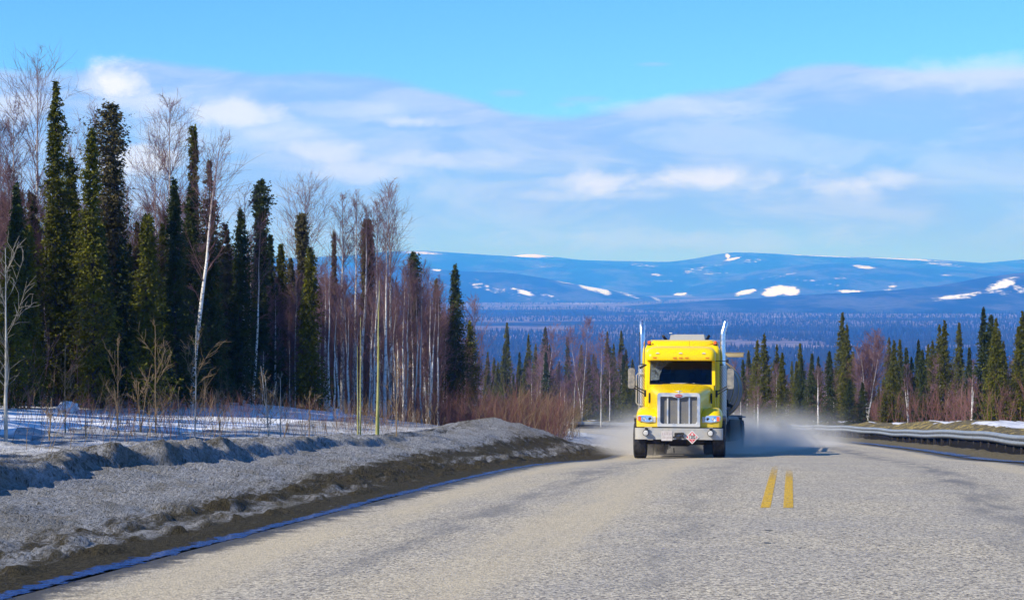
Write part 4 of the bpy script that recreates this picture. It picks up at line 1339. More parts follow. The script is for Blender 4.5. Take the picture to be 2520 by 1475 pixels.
def spruce_geo(h, r, seed, style='normal', dens=1.0, tuft=1.0):
    """needle tufts (triangles) and woody limbs of a narrow northern spruce"""
    g = np.random.default_rng(seed)
    t0 = {'normal': .05, 'cone': .05, 'broom': .52, 'club': .25, 'blunt': .06, 'thin': .10}[style]
    nb = int(h * 165 * dens * (1.0 if style != 'broom' else .75))
    t = t0 + (1 - t0) * g.beta(1.0, 1.18, nb) if style != 'broom' else t0 + (1 - t0) * g.uniform(0, 1, nb) ** .7
    ph = g.uniform(0, 6.28, 4)
    prof = {'normal': lambda q: np.minimum(1.0, (1 - q) ** .72 * 1.12 + .045) * (.78 + .22 * np.clip(q * 5, 0, 1)),
            'cone': lambda q: (1 - q) ** .85 * 1.08 + .035,
            'thin': lambda q: (.16 + .84 * (1 - q) ** .9),
            'blunt': lambda q: np.interp(q, [0, .45, .75, .92, .97, 1.0], [1.0, .85, .66, .58, .45, .2]),
            'club': lambda q: np.interp(q, [0, .3, .6, .80, .86, .93, .97, 1.0], [.85, .74, .62, .56, .72, .84, .62, .20]),
            'broom': lambda q: np.interp(q, [0, .50, .58, .75, .95, 1.0], [.30, .30, .62, .95, .92, .45])}[style](t)
    lump = .86 + .22 * np.sin(t * h * 2.2 + ph[0]) * np.sin(t * h * .9 + ph[1]) + g.normal(0, .13, nb)
    wh = .24 if h > 5 else .2
    ang = g.uniform(0, math.tau, nb)
    if h > 5:
        wz = t * h / wh + .35 * np.sin(t * h * 1.3 + ph[0]) + .45 * np.sin(ang * 2 + ph[1] + t * 9)
        tq = (np.round(wz) - .35 * np.sin(t * h * 1.3 + ph[0]) - .45 * np.sin(ang * 2 + ph[1] + t * 9)) * wh / h + g.normal(0, .045, nb) / h
        t = np.where(g.uniform(0, 1, nb) < .55, tq, t)
    t = np.clip(t, t0 * .9, .997)
    side = 1 + .22 * np.cos(ang - ph[2] + 1.3 * np.sin(t * 6 + ph[3]))
    L = np.clip(1.16 * r * prof * lump * side * np.minimum(np.exp(g.normal(0, .18, nb)), 1.35), .05, None)
    z0 = t * h
    q = 9
    p = np.linspace(.22, 1.0, q)[None, :] + g.normal(0, .06, (nb, q))
    rise = (np.interp(t, [0, .5, .85, 1], [-.42, -.32, -.05, .9 if style in ('normal', 'cone', 'thin') else .1]) + g.normal(0, .2, nb))[:, None]
    ca, sa = np.cos(ang)[:, None], np.sin(ang)[:, None]
    lat = g.normal(0, .11, (nb, q)) * L[:, None] * .8
    rad = L[:, None] * p
    x = ca * rad - sa * lat; y = sa * rad + ca * lat
    z = z0[:, None] + rise * rad + .35 * L[:, None] * np.clip(p - .6, 0, 1) ** 2 * 2 + g.normal(0, .035, (nb, q))
    C = np.stack([x, y, z], -1).reshape(-1, 3)
    # gaps
    keep = fbm(C[:, 0] * 2.3 + C[:, 2] * .3 + seed, C[:, 2] * 1.7 + C[:, 1] * 2.1, 3, seed) > .22
    C = C[keep]
    A_ = np.repeat(ang, q)[keep] + g.normal(0, .75, len(C))
    n = len(C)
    D = np.stack([np.cos(A_), np.sin(A_), g.normal(-.28, .5, n)], -1)
    D /= np.linalg.norm(D, axis=1, keepdims=True)
    sc = g.uniform(.7, 1.3, n)[:, None] * (1 if h > 4 else .8)
    tri = []
    for k in range(2):
        W_ = np.cross(D, g.normal(0, 1, (n, 3))); W_ /= np.linalg.norm(W_, axis=1, keepdims=True) + 1e-9
        ln, wd = .072 * sc * tuft, .023 * sc * tuft
        b0 = C - D * ln * .35
        tri.append(np.stack([b0 + W_ * wd, b0 - W_ * wd, C + D * ln * .75 + W_ * wd * g.normal(0, .7, (n, 1))], 1))
    V = np.concatenate(tri).reshape(-1, 3)
    F = np.arange(len(V)).reshape(-1, 3)
    # limbs
    m_ = max(20, nb // 5)
    s = g.choice(nb, m_, replace=False)
    tl = np.linspace(0, 1, 3)[None, :]
    lx = np.cos(ang[s])[:, None] * L[s][:, None] * tl; ly = np.sin(ang[s])[:, None] * L[s][:, None] * tl
    lz = z0[s][:, None] + rise[s] * L[s][:, None] * tl
    LP = np.stack([lx, ly, lz], -1); LR = np.broadcast_to(np.array([.010, .007, .003]), (m_, 3))
    # dead lower limbs
    dl = int(h * (9 if style in ('broom', 'club') else 4))
    da = g.uniform(0, math.tau, dl); dz = g.uniform(.08, max(t0 + .25, .35), dl) * h; dL = r * g.uniform(.4, 1.0, dl)
    DP = np.stack([np.cos(da)[:, None] * dL[:, None] * tl, np.sin(da)[:, None] * dL[:, None] * tl, dz[:, None] - .28 * dL[:, None] * tl ** 1.5], -1)
    limbs = tubes(np.concatenate([LP, DP]), np.concatenate([LR, np.broadcast_to(np.array([.009, .006, .003]), (dl, 3))]))
    # trunk
    k = 9
    tt = np.linspace(0, 1, k)
    wob = np.cumsum(g.normal(0, .012, (k, 2)), 0); wob[0] = 0
    TP = np.stack([wob[:, 0], wob[:, 1], tt * h * .985 - .15 * (tt == 0)], -1)[None]
    TR = (np.maximum(.0085 * h * (1 - tt) + .008, .006))[None]
    return (V, F), limbs, tubes(TP, TR, 7)


def spruce_meshes(h, r, seed, style='normal', dens=1.0, nm=None, tuft=1.0):
    (V, F), limbs, trunk = spruce_geo(h, r, seed, style, dens, tuft)
    crown = mesh_np('crown', V, F)
    crown.materials.append(nm or M_GREEN)
    tv, tf = join([trunk, limbs])
    st = mesh_np('trunk', tv, tf); st.materials.append(M_STEM)
    return crown, st


def birch_meshes(h, seed, spread=.16, start=.38, lean=(0, 0), forks=0, dense=1.0, stems=1, bark=None, twig=None, r0=None, kink=.02, tw=1.0):
    g = np.random.default_rng(seed)
    K = 10
    stems_P, stems_R = [], []
    for s in range(stems):
        tt = np.linspace(0, 1, K)
        hs = h * (1 if s == 0 else g.uniform(.72, .97))
        wob = np.cumsum(g.normal(0, kink * h * .35, (K, 2)), 0) * .35; wob -= wob[0]
        a = s * 2.4 + seed
        ln = np.array(lean) * hs if stems == 1 else np.array([math.cos(a), math.sin(a)]) * hs * g.uniform(.10, .22) + np.array(lean) * hs
        P = np.stack([wob[:, 0] + ln[0] * tt ** 1.15, wob[:, 1] + ln[1] * tt ** 1.15, tt * hs], -1)
        P[0, 2] -= .12
        rr = (r0 or (.0068 * hs + .012)) * (1 if s == 0 else .8)
        stems_P.append(P); stems_R.append(np.maximum(rr * (1 - tt) ** .85, .006))
    thinV = []
    tv = [tubes(P[None], R[None], 8) for P, R in zip(stems_P, stems_R)]
    L1, L1r, L2, L2r = [], [], [], []
    for P, R in zip(stems_P, stems_R):
        hs = P[-1, 2]
        nb = int(hs * 6.5 * dense)
        for i in range(nb):
            t = start + (1 - start) * g.uniform(0, 1) ** .85
            if g.uniform() < .10: t = g.uniform(.12, start)
            t = min(t, .985)
            f = t * (K - 1); j = min(int(f), K - 2); fr = f - j
            p0 = P[j] * (1 - fr) + P[j + 1] * fr
            a = g.uniform(0, math.tau)
            up = g.uniform(.75, 1.7) + .6 * t
            d = np.array([math.cos(a), math.sin(a), up]); d /= np.linalg.norm(d)
            q = (t - start) / (1 - start + 1e-6)
            ln = hs * spread * (.45 + .9 * math.sin(math.pi * min(max(q, .08), .97) ** .75)) * g.uniform(.5, 1.15) * (1.05 - .35 * max(q, 0))
            bend = g.normal(0, .14, 3); bend[2] = g.uniform(-.10, .22)
            pts = [p0]
            for s_ in range(1, 5):
                d = d + bend * .35 + g.normal(0, .09, 3); d /= np.linalg.norm(d)
                pts.append(pts[-1] + d * ln / 4)
            pts = np.array(pts)
            rb = max(.0035, min(.012, .35 * R[min(j + 1, K - 1)])) if ln > .3 else .0035
            L1.append(pts); L1r.append(np.linspace(rb, .0022, 5))
            for w_ in range(int(9 * dense) + 2):
                f2 = g.uniform(.8, 4); j2 = min(int(f2), 3); e = f2 - j2
                b0 = pts[j2] * (1 - e) + pts[j2 + 1] * e
                dd = pts[j2 + 1] - pts[j2]; dd /= np.linalg.norm(dd) + 1e-9
                dd = dd + g.normal(0, .55, 3); dd[2] += g.uniform(-.12, .35); dd /= np.linalg.norm(dd)
                l2 = ln * g.uniform(.18, .45)
                m1 = b0 + dd * l2 * .5 + g.normal(0, .04 * l2 * 2, 3)
                L2.append(np.array([b0, m1, m1 + (dd + g.normal(0, .25, 3)) * l2 * .5])); L2r.append([.0042 * tw, .0034 * tw, .0022 * tw])
    parts = []
    if L1: parts.append(tubes(np.array(L1), np.array(L1r), 3))
    if L2: parts.append(tubes(np.array(L2), np.array(L2r), 3))
    cv_, cf_ = join(parts)
    crown = mesh_np('crown', cv_, cf_); crown.materials.append(twig or M_TWIG)
    V, F = join(tv)
    st = mesh_np('trunk', V, F)
    thin = np.clip((V[:, 2] / h - .55) / .45, 0, 1)
    at = st.attributes.new('thin', 'FLOAT', 'POINT'); at.data.foreach_set('value', thin.astype(np.float32))
    st.materials.append(bark or M_BIRCH)
    st.polygons.foreach_set('use_smooth', np.ones(len(st.polygons), dtype=bool))
    return crown, st


def put_tree(name, label, meshes, X, Y, cat='tree', group=None, rz=0.0, sc=(1, 1, 1), dz=-.05, tilt=(0, 0)):
    t = thing(name, label, cat, (X, Y, gz(X, Y) + dz), rz, group)
    t.rotation_euler = (tilt[0], tilt[1], rz)
    t.scale = sc
    c, s = meshes
    link('crown', c, t); link('trunk', s, t)
    return t

# ------------------------------------------------------------------ the left forest: trees that stand out
def spr(xd, yd, Y, r, style, nm, label, seed, dens=1.0, lean=0):
    X = px_x(xd, Y)
    h = px_z(yd, Y) - gz(X, Y) + .05
    put_tree('spruce_tree', label, spruce_meshes(h, r, seed, style, dens, nm), X, Y, 'spruce', 'spruces of the left forest edge', rz=seed * 1.7, tilt=(0, lean))


def bir(xd, yd, Y, label, seed, name='birch_tree', cat='birch', group='birches of the left forest edge', **kw):
    X = px_x(xd, Y)
    h = px_z(yd, Y) - gz(X, Y) + .05
    put_tree(name, label, birch_meshes(h, seed, **kw), X, Y, cat, group)


spr(138, 206, 55, .62, 'normal', M_OLIVE, 'tallest olive green spruce of the left forest, pointed tip', 1, 1.25)
spr(228, 322, 54.5, .60, 'normal', M_OLIVE, 'olive spruce with rounded tip just right of the tallest one', 2, 1.2)
spr(276, 258, 58, .62, 'club', M_BROWN, 'tall brown-green spruce with thick blunt top behind the olive pair', 3, 1.3)
spr(176, 392, 56.5, .62, 'normal', M_OLIVE, 'shorter olive spruce hugging the right side of the tallest spruce', 4, 1.1)
spr(478, 316, 63, .46, 'thin', M_OLIVE, 'slim tall spruce between two leafless birches', 5, 1.1)
spr(516, 398, 61, .58, 'normal', M_BROWN, 'dark brownish spruce behind the leaning white birch', 6, 1.1)
spr(430, 446, 57, .55, 'normal', M_GREEN, 'very dark spruce with knobbly tip left of the leaning birch', 7, 1.2)
spr(462, 470, 58.5, .62, 'normal', M_GREEN, 'very dark broad spruce leaning on the knobbly one', 8, 1.1, .03)
spr(364, 534, 54.5, .60, 'normal', M_OLIVE, 'short bushy olive spruce below the bare birch tops', 9, 1.2)
spr(40, 458, 52.5, .48, 'normal', M_GREEN, 'dark narrow spruce near the left edge of the picture', 10, 1.2)
spr(70, 560, 53, .50, 'normal', M_OLIVE, 'small olive spruce under the tall birch at far left', 11, 1.1)
spr(22, 612, 49, .55, 'normal', M_OLIVE, 'low sunlit spruce behind the pale sapling at far left', 12, 1.1)
spr(592, 519, 62, .55, 'normal', M_GREEN, 'dark green spruce left of the club-topped spruce', 13, 1.1)
spr(640, 446, 66, .36, 'club', M_GREEN, 'tall spruce with swollen club-shaped top', 14, 1.35)
spr(665, 582, 68, .40, 'normal', M_GREEN, 'small dark spruce tucked right of the club-topped one', 15)
spr(690, 606, 70, .48, 'normal', M_OLIVE, 'low olive spruce at the foot of the sky gap', 16)
spr(556, 555, 64, .60, 'normal', M_BROWN, 'bushy brownish spruce in shade right of the leaning birch', 17)
spr(741, 529, 73, .22, 'broom', M_BROWN, 'dead brown spruce top inside a leafless birch crown', 18)
spr(762, 611, 68, .52, 'normal', M_OLIVE, 'olive cone-shaped spruce in front of the white birch trunks', 19, 1.2)
spr(822, 576, 78, .32, 'thin', M_BROWN, 'thin brown spruce spire between birches', 20)
spr(905, 544, 79, .27, 'broom', M_BROWN, 'brown bottlebrush spruce beside the forked white birch', 21, 1.4)
spr(1016, 621, 88, .34, 'club', M_GREEN, 'slim dark spruce against the blue ridge', 22, 1.2)
spr(1118, 655, 91, .78, 'normal', M_GREEN, 'solid dark green spruce ending the left forest', 23, 1.5)
spr(1156, 792, 94, .60, 'normal', M_OLIVE, 'short olive spruce at the right shoulder of the end spruce', 24)
spr(1073, 690, 95, .46, 'normal', M_BROWN, 'brownish spruce tip left of the end spruce', 25)
spr(716, 640, 72, .5, 'normal', M_BROWN, 'dull spruce left of the dead brown top', 26)
spr(300, 590, 57, .6, 'normal', M_GREEN, 'shaded green spruce under the blunt-topped one', 27)
spr(578, 640, 65, .6, 'normal', M_GREEN, 'low shaded spruce beneath the dark green one', 28)
spr(520, 600, 59.5, .6, 'normal', M_GREEN, 'shaded spruce right behind the leaning birch trunk', 29)
spr(250, 560, 55.5, .6, 'normal', M_GREEN, 'shaded spruce between the two olive giants', 30)

bir(98, 150, 58, 'tall thin birch whose bare top rises above the tallest spruce', 41, spread=.20, start=.45, dense=1.0)
bir(34, 262, 56, 'purple twiggy birch at the far left edge', 42, spread=.16, start=.3, dense=1.5)
bir(8, 300, 60, 'second twiggy birch cut by the left frame edge', 43, spread=.16, start=.3, dense=1.4)
bir(415, 258, 63, 'wide leafless birch standing against the white cloud', 44, spread=.20, start=.36, dense=1.6)
bir(385, 345, 64, 'lower birch left of the wide leafless one', 45, spread=.17, start=.36, dense=1.2)
bir(236, 268, 61, 'bare birch behind the two olive spruces', 46, spread=.18, start=.35, dense=1.1)
bir(178, 330, 60, 'bare birch between the tallest spruce and its neighbour', 47, spread=.18, start=.35, dense=1.1)
bir(468, 352, 58, 'white birch leaning right in front of the dark spruces', 48, spread=.19, start=.45, dense=1.1, lean=(.105, 0), kink=.03, r0=.085)
bir(600, 480, 64, 'faint bare birch beside the club-topped spruce', 49, spread=.19, start=.4, dense=1.0)
bir(622, 560, 64, 'slim white birch stem leaning before the club-topped spruce', 50, spread=.14, start=.6, dense=.8, lean=(.05, 0))
bir(752, 455, 75, 'wide purple-topped birch around the dead spruce', 51, spread=.22, start=.4, dense=1.6)
bir(842, 486, 76, 'straight white birch, thickest of the birch group', 52, spread=.13, start=.52, dense=1.4, r0=.10)
bir(868, 478, 78, 'slender white birch behind the thickest birch', 53, spread=.12, start=.52, dense=1.3, r0=.075, lean=(.012, 0))
bir(884, 512, 76, 'curving white birch that forks near the brown spruce', 54, spread=.13, start=.52, dense=1.2, lean=(.03, 0), kink=.028, r0=.095)
bir(925, 500, 76, 'white birch just behind the yellow-green poles', 55, spread=.15, start=.5, dense=1.3, r0=.085)
bir(957, 458, 79, 'tallest bare birch of the birch group', 56, spread=.15, start=.5, dense=1.5, r0=.085)
bir(1166, 742, 96, 'white birch with purple twigs at the end of the left forest', 57, spread=.22, start=.35, dense=1.6, r0=.09)
bir(948, 560, 74, 'white birch stem right of the yellow-green poles', 58, spread=.12, start=.5, dense=1.0, lean=(.02, 0), r0=.08)
bir(796, 640, 74, 'slim spotted birch stem left of the thickest birch', 59, spread=.12, start=.5, dense=1.0)
bir(1058, 700, 86, 'leaning birch stem right of the slim dark spruce', 60, spread=.14, start=.5, dense=1.2, lean=(.035, 0))
bir(1078, 720, 88, 'white birch stem between brown spruces near the forest end', 61, spread=.14, start=.5, dense=1.2)

# fill: ranks of trees behind the front row, alike one another
sp_pool = [spruce_meshes(7.0, .62, 200 + i, 'normal', .8, [M_GREEN, M_BROWN, M_GREEN, M_OLIVE][i % 4]) for i in range(8)]
bi_pool = [birch_meshes(7.0, 300 + i, spread=.16, start=.34, dense=1.9, lean=((i - 3) * .012, 0)) for i in range(7)]
pole_pool = [birch_meshes(6.0, 340 + i, spread=.15, start=.30, dense=1.9, r0=.030, lean=((i - 2) * .03, 0)) for i in range(5)]


ANCH_L = [(-200, 'the left frame edge'), (40, 'the dark narrow spruce at far left'), (138, 'the tallest olive spruce'), (228, 'the round-tipped olive spruce'), (290, 'the blunt-topped spruce'), (364, 'the short bushy olive spruce'), (430, 'the knobbly dark spruce'), (500, 'the leaning white birch'), (592, 'the dark green spruce'), (640, 'the club-topped spruce'),
          (700, 'the sky gap'), (752, 'the dead spruce top'), (842, 'the thickest birch'), (905, 'the brown bottlebrush spruce'), (957, 'the tallest bare birch'), (1016, 'the slim dark spruce'), (1075, 'the leaning birch stem'), (1140, 'the solid end spruce')]
ANCH_R = [(1200, 'the end of the left forest'), (1247, 'the tall narrow spruce'), (1310, 'the pair of near spruces'), (1345, 'the white forked birch'), (1400, 'the patch of far snow'), (1450, 'the tall purple birch'), (1510, 'the left exhaust stack'), (1560, 'the truck mirror'), (1800, 'the tank trailer'), (1860, 'the second spruce of the dusty row'), (1960, 'the lone pointed spruce'), (2020, 'the short dusty spruces'), (2075, 'the tallest right spruce'), (2140, 'the many-stemmed birch'), (2210, 'the white birch pair'),
          (2300, 'the twin spruces'), (2360, 'the freestanding pointed spruce'), (2430, 'the right edge group'), (2519, 'the right frame edge')]


def near(xd, anch): return min(anch, key=lambda a: abs(a[0] - xd))[1]


def fill(pool, n, x0, x1, yfun, top, name, label, cat, group, seed, h0=7.0, wid=1.0, depth=(0, 1)):
    g = np.random.default_rng(seed)
    for i in range(n):
        xd = x0 + (x1 - x0) * (i + g.uniform(0, 1)) / n
        Yb = yfun(xd) + g.uniform(*depth)
        X = px_x(xd, Yb)
        yt = top(xd) + g.uniform(-35, 70)
        h = px_z(yt, Yb) - gz(X, Yb)
        s = h / h0
        if s < .15: continue
        put_tree(name, label + ' ' + near(xd, ANCH_L), pool[g.integers(len(pool))], X, Yb, cat, group, g.uniform(0, 6.28), (s ** .6 * wid, s ** .6 * wid, s), -.05, (g.normal(0, .02), g.normal(0, .02)))


edge = lambda xd: float(np.interp(xd, [-80, 100, 450, 650, 900, 1060, 1200], [50, 54.5, 59, 66, 75, 86, 97]))
topL = lambda xd: float(np.interp(xd, [-80, 60, 300, 420, 560, 700, 800, 1000, 1120, 1200], [430, 440, 480, 500, 560, 640, 650, 660, 720, 830]))
fill(sp_pool, 70, -60, 760, edge, lambda x: topL(x) + 60, 'spruce_tree', 'shaded spruce deep in the forest, behind', 'spruce', 'spruces deep in the left forest', 501, depth=(2, 8.5))
fill(bi_pool, 60, -60, 1120, edge, lambda x: topL(x) + 5, 'birch_tree', 'bare birch in the second rank, behind', 'birch', 'birches deep in the left forest', 502, depth=(1, 9))
fill(pole_pool, 62, 640, 1185, edge, lambda x: topL(x) + 60, 'birch_tree', 'thin pole birch in the brown thicket near', 'birch', 'thin pole birches of the left thicket', 503, h0=6.0, depth=(-1, 9))
white_pool = [birch_meshes(7.0, 360 + i, spread=.13, start=.52, dense=1.0, r0=.046, lean=((i - 2) * .035, 0), kink=.04) for i in range(5)]
fill(white_pool, 14, 790, 1070, edge, lambda x: topL(x) + 15, 'birch_tree', 'slender white birch standing at the forest edge near', 'birch', 'slender white birches at the forest edge', 505, depth=(-4.5, -.5))
fill(sp_pool, 14, 700, 1150, edge, lambda x: topL(x) + 90, 'spruce_tree', 'dull spruce showing between thin pole birches near', 'spruce', 'spruces in the birch thicket', 504, depth=(4, 13), wid=.8)

# the forest goes on outside the frame; its shade falls across the snow field
gq = np.random.default_rng(511)
for i in range(62):
    Yq = 14 + 44 * (i + gq.uniform()) / 62
    Xq = float(cx(Yq)) - max(16.0, .42 * Yq + 1.2) - gq.uniform(0, 9)
    k = i % 3
    s_ = min(gq.uniform(1.1, 1.6), max(.25, (float(cx(Yq)) - Xq - 9.6) / .8 * .75 / 7.3))
    if k: put_tree('spruce_tree', 'spruce in the left forest beyond the picture edge', sp_pool[i % 8], Xq, Yq, 'spruce', 'spruces beyond the left picture edge', i * 1.3, (s_, s_, s_))
    else: put_tree('birch_tree', 'birch in the left forest beyond the picture edge', bi_pool[i % 7], Xq, Yq, 'birch', 'birches beyond the left picture edge', i * 1.3, (s_, s_, s_))

# thin yellow-green poles on the bank
for i, (xd, yd, Y, lb, lean) in enumerate(((927, 690, 43.5, 'yellow-green pole, thickest of the few standing on the dirty bank', (.004, 0)), (886, 780, 43.0, 'thinner yellow-green pole left of the thickest one', (.0, 0)), (880, 850, 43.4, 'thin yellow-green whip hard against its pole neighbour', (-.004, 0)), (931, 760, 43.9, 'slim yellow-green pole doubled up with the thickest one', (0, 0)))):
    bir(xd, yd, Y, lb, 70 + i, 'aspen_sapling', 'sapling', 'yellow-green poles on the bank', spread=.08, start=.55, dense=.5, lean=lean, bark=M_ASPEN, twig=M_TWIG, r0=.04 if i == 0 else .02, kink=.02)

# saplings and willows in front of the snow field
sap = [(14, 610, 31, .034, 'pale sapling with curved side branches at the far left'), (160, 850, 36, .014, 'reddish thin sapling left of the snow lump'), (290, 830, 37, .012, 'thin tan sapling over the snow gap'), (382, 800, 38, .018, 'tall tan sapling with upright whips'),
       (345, 905, 38.5, .014, 'many-stemmed tan willow beside the tall sapling'), (478, 800, 39.5, .018, 'grey-tan sapling in front of the leaning birch'), (440, 960, 40, .012, 'low leaning whip left of the grey-tan sapling'), (690, 930, 42, .016, 'pale willow in the middle of the snow field'), (660, 900, 42, .014, 'two-stemmed pale willow left of the middle one'),
       (540, 960, 46, .012, 'orange-brown willow at the forest foot'), (975, 880, 45, .016, 'tan willow right of the yellow-green poles'), (760, 960, 44, .012, 'thin whip right of the pale willow'), (120, 980, 33, .012, 'low branching willow behind the dirty bank at far left'), (210, 1000, 34.5, .012, 'leaning bare willow near the snow lump')]
for i, (xd, yd, Y, r, lb) in enumerate(sap):
    ml = 3 if i in (4, 8, 9, 12) else 1
    bir(xd, yd, Y, lb, 90 + i, 'willow_sapling', 'sapling', 'saplings along the bank', spread=.30, start=.16, dense=.85, stems=ml, bark=M_ASH if i in (0, 5, 7, 8) else M_TAN, twig=M_TAN if i not in (0, 7) else M_TWIGW, r0=r, kink=.02, lean=(.012 * ((i % 3) - 1), 0))

# ------------------------------------------------------------------ brush
def brush(name, label, n, fx, m, seed, h=(.5, 1.3), lean=.35, thick=.0035, fork=3):
    g = np.random.default_rng(seed)
    XY = np.array([fx(g) for _ in range(n)])
    X_, Y_ = XY[:, 0], XY[:, 1]
    Z_ = ground(X_, Y_) - .03
    H = g.uniform(*h, n)
    P, R = [], []
    base = np.stack([X_, Y_, Z_], -1)
    d = np.stack([g.normal(0, lean, n), g.normal(0, lean, n), np.ones(n)], -1); d /= np.linalg.norm(d, axis=1, keepdims=True)
    p1 = base + d * (H * .4)[:, None]
    d2 = d + g.normal(0, .16, (n, 3)); p2 = p1 + d2 * (H * .35)[:, None]
    d3 = d2 + g.normal(0, .2, (n, 3)); p3 = p2 + d3 * (H * .25)[:, None]
    P.append(np.stack([base, p1, p2, p3], 1)); R.append(np.broadcast_to(np.array([1.3, 1.0, .75, .4]) * thick, (n, 4)))
    for k in range(fork):
        q = g.uniform(.1, .9, n)[:, None]
        b0 = p1 * (1 - q) + p2 * q
        dd = d + g.normal(0, .45, (n, 3)); dd[:, 2] = np.abs(dd[:, 2])
        L = (H * g.uniform(.15, .42, n))[:, None]
        m1 = b0 + dd * L * .4; m2 = m1 + (dd + g.normal(0, .2, (n, 3))) * L * .35; m3 = m2 + (dd + g.normal(0, .3, (n, 3))) * L * .25
        P.append(np.stack([b0, m1, m2, m3], 1)); R.append(np.broadcast_to(np.array([.8, .65, .5, .3]) * thick, (n, 4)))
    V, F = tubes(np.concatenate(P), np.concatenate(R), 3)
    o = link(name, mesh_np(name, V, F), m=m)
    return tag(o, label, kind='stuff')


def at_left(a0, a1, y0, y1, cl=3.0):
    def f(g):
        for _ in range(50):
            Y = g.uniform(y0, y1); a = g.uniform(a0, a1)
            if fbm(np.array([Y * .5]), np.array([a * .6]), 2, 77)[0] > .28 + .3 * g.uniform(): break
        return float(cx(Y)) - a, Y
    return f


def at_bend(g):
    Y = 72 + 75 * g.beta(1, 1.9)
    a = 7.6 + .02 * (Y - 72) + 11 * g.beta(1, 1.2)
    return float(cx(Y)) - a, Y


brush('red_brush', 'low reddish twigs sticking out of the snow behind the bank', 750, at_left(10.6, 17, 30, 62), M_RED, 601, (.25, .8), .30, .003)
brush('tan_brush', 'tan twigs along the crest of the dirty snow bank', 240, at_left(9.8, 12, 26, 60), M_TAN, 602, (.3, 1.0), .3, .0035)
brush('red_brush', 'dense red-brown thicket filling the inside of the road bend', 3600, at_bend, M_RED, 603, (.7, 2.1), .30, .0055, 4)
brush('tan_brush', 'tan leaning stems at the near edge of the red-brown thicket', 260, at_left(7.4, 11, 72, 100), M_TAN, 604, (.9, 2.2), .4, .006, 4)
brush('tan_brush', 'mixed brush under the birches at the left forest edge', 550, at_left(15, 23, 48, 90), M_TAN, 605, (.3, 1.1), .3, .004)
brush('grey_brush', 'grey-brown undergrowth in the shade of the left forest', 2600, at_left(19, 36, 50, 105), M_TWIG, 606, (.6, 2.6), .25, .006, 5)


def at_right(a0, a1, y0, y1):
    def f(g):
        Y = g.uniform(y0, y1); a = g.uniform(a0, a1)
        return float(cx(Y)) + a, Y
    return f


brush('red_brush', 'red-brown brush along the foot of the trees beyond the guardrail', 3800, at_right(11, 24, 66, 200), M_RED, 607, (.7, 2.4), .28, .009, 4)
brush('grey_brush', 'grey-purple undergrowth between the trees right of the road', 3000, at_right(14, 40, 90, 235), M_TWIG, 608, (.8, 3.0), .25, .011, 4)

# ------------------------------------------------------------------ trees beyond the bend and right of the road
def c6(x, y): return (3000 + x / 1.553) / 1.626, (950 + y / 1.553) / 1.626


pool_far = {'g': [spruce_meshes(7.0, .78, 700 + i, 'cone', .7, M_OLIVE if i % 3 else M_GREEN, 1.35) for i in range(8)],
            'b': [birch_meshes(7.0, 740 + i, spread=.20, start=.30, dense=1.5, r0=.05, tw=1.6) for i in range(6)]}
cnt = {}


def far(kind, xd, yd, Y, label, seed, wid=1.0, cat=None, group='trees beyond the guardrail'):
    X = px_x(xd, Y); h = px_z(yd, Y) - gz(X, Y) + .3
    pool = pool_far[kind]
    s = h / 7.0
    nm = 'spruce_tree' if kind == 'g' else 'birch_tree'
    put_tree(nm, label, pool[seed % len(pool)], X, Y, 'spruce' if kind == 'g' else 'birch', group, seed * 2.1, (s ** .75 * wid, s ** .75 * wid, s), -.3)


right_spruce = [(45, 640, 'slim spruce just right of the truck mirror'), (90, 600, 'tall spruce nearest the truck on its right'), (168, 670, 'spruce second in the row right of the truck'), (200, 718, 'lower spruce leaning on the second of the row'), (312, 662, 'lone pointed spruce in the dusty row'), (385, 725, 'short spruce left of the tallest right spruce'), (425, 742, 'thin short spruce in the dusty row'),
                (495, 708, 'spruce at the left foot of the tallest right spruce'), (574, 468, 'tallest spruce right of the truck, olive and pointed'), (603, 540, 'spruce joined to the tallest right spruce'), (865, 628, 'dark spruce right of the many-stemmed birch'), (895, 640, 'second dark spruce right of the many-stemmed birch'), (932, 640, 'pointed spruce in the gap before the white birch pair'), (970, 688, 'brownish spruce over the white birch pair'),
                (1047, 640, 'slim spruce right of the white birch pair'), (1072, 700, 'short spruce in the middle of the right row'), (1108, 665, 'narrow spruce left of the twin spruces'), (1135, 642, 'thin spruce tip before the twin spruces'), (1178, 548, 'left one of the twin spruces'), (1208, 518, 'right one of the twin spruces'), (1300, 538, 'freestanding pointed spruce near the right edge'), (1363, 688, 'short sunlit spruce right of the freestanding one'),
                (1450, 443, 'tallest spruce at the right edge group'), (1500, 483, 'twin-tipped spruce in the right edge group'), (1528, 505, 'second tip of the right edge group'), (1548, 575, 'thin dark spruce of the right edge group'), (1575, 650, 'sunlit spruce under the right edge group'), (1692, 462, 'spruce cut by the right frame edge'), (1668, 560, 'shorter spruce beside the frame edge'), (620, 880, 'low bushy spruce below the many-stemmed birch'), (700, 900, 'low bushy spruce behind the guardrail bank'), (1140, 950, 'small spruce in the red brush'), (840, 960, 'small spruce behind the straw bank')]
for i, (x, y, lb) in enumerate(right_spruce):
    xd, yd = c6(x, y)
    Y = {0: 140, 1: 128, 2: 150, 3: 118}[i % 4] if x < 1400 else (92 + 4 * (i % 4))
    if y > 850: Y = 118
    far('g', xd, yd, Y, lb, i * 3 + 1, 1.0 if y < 850 else 1.5)
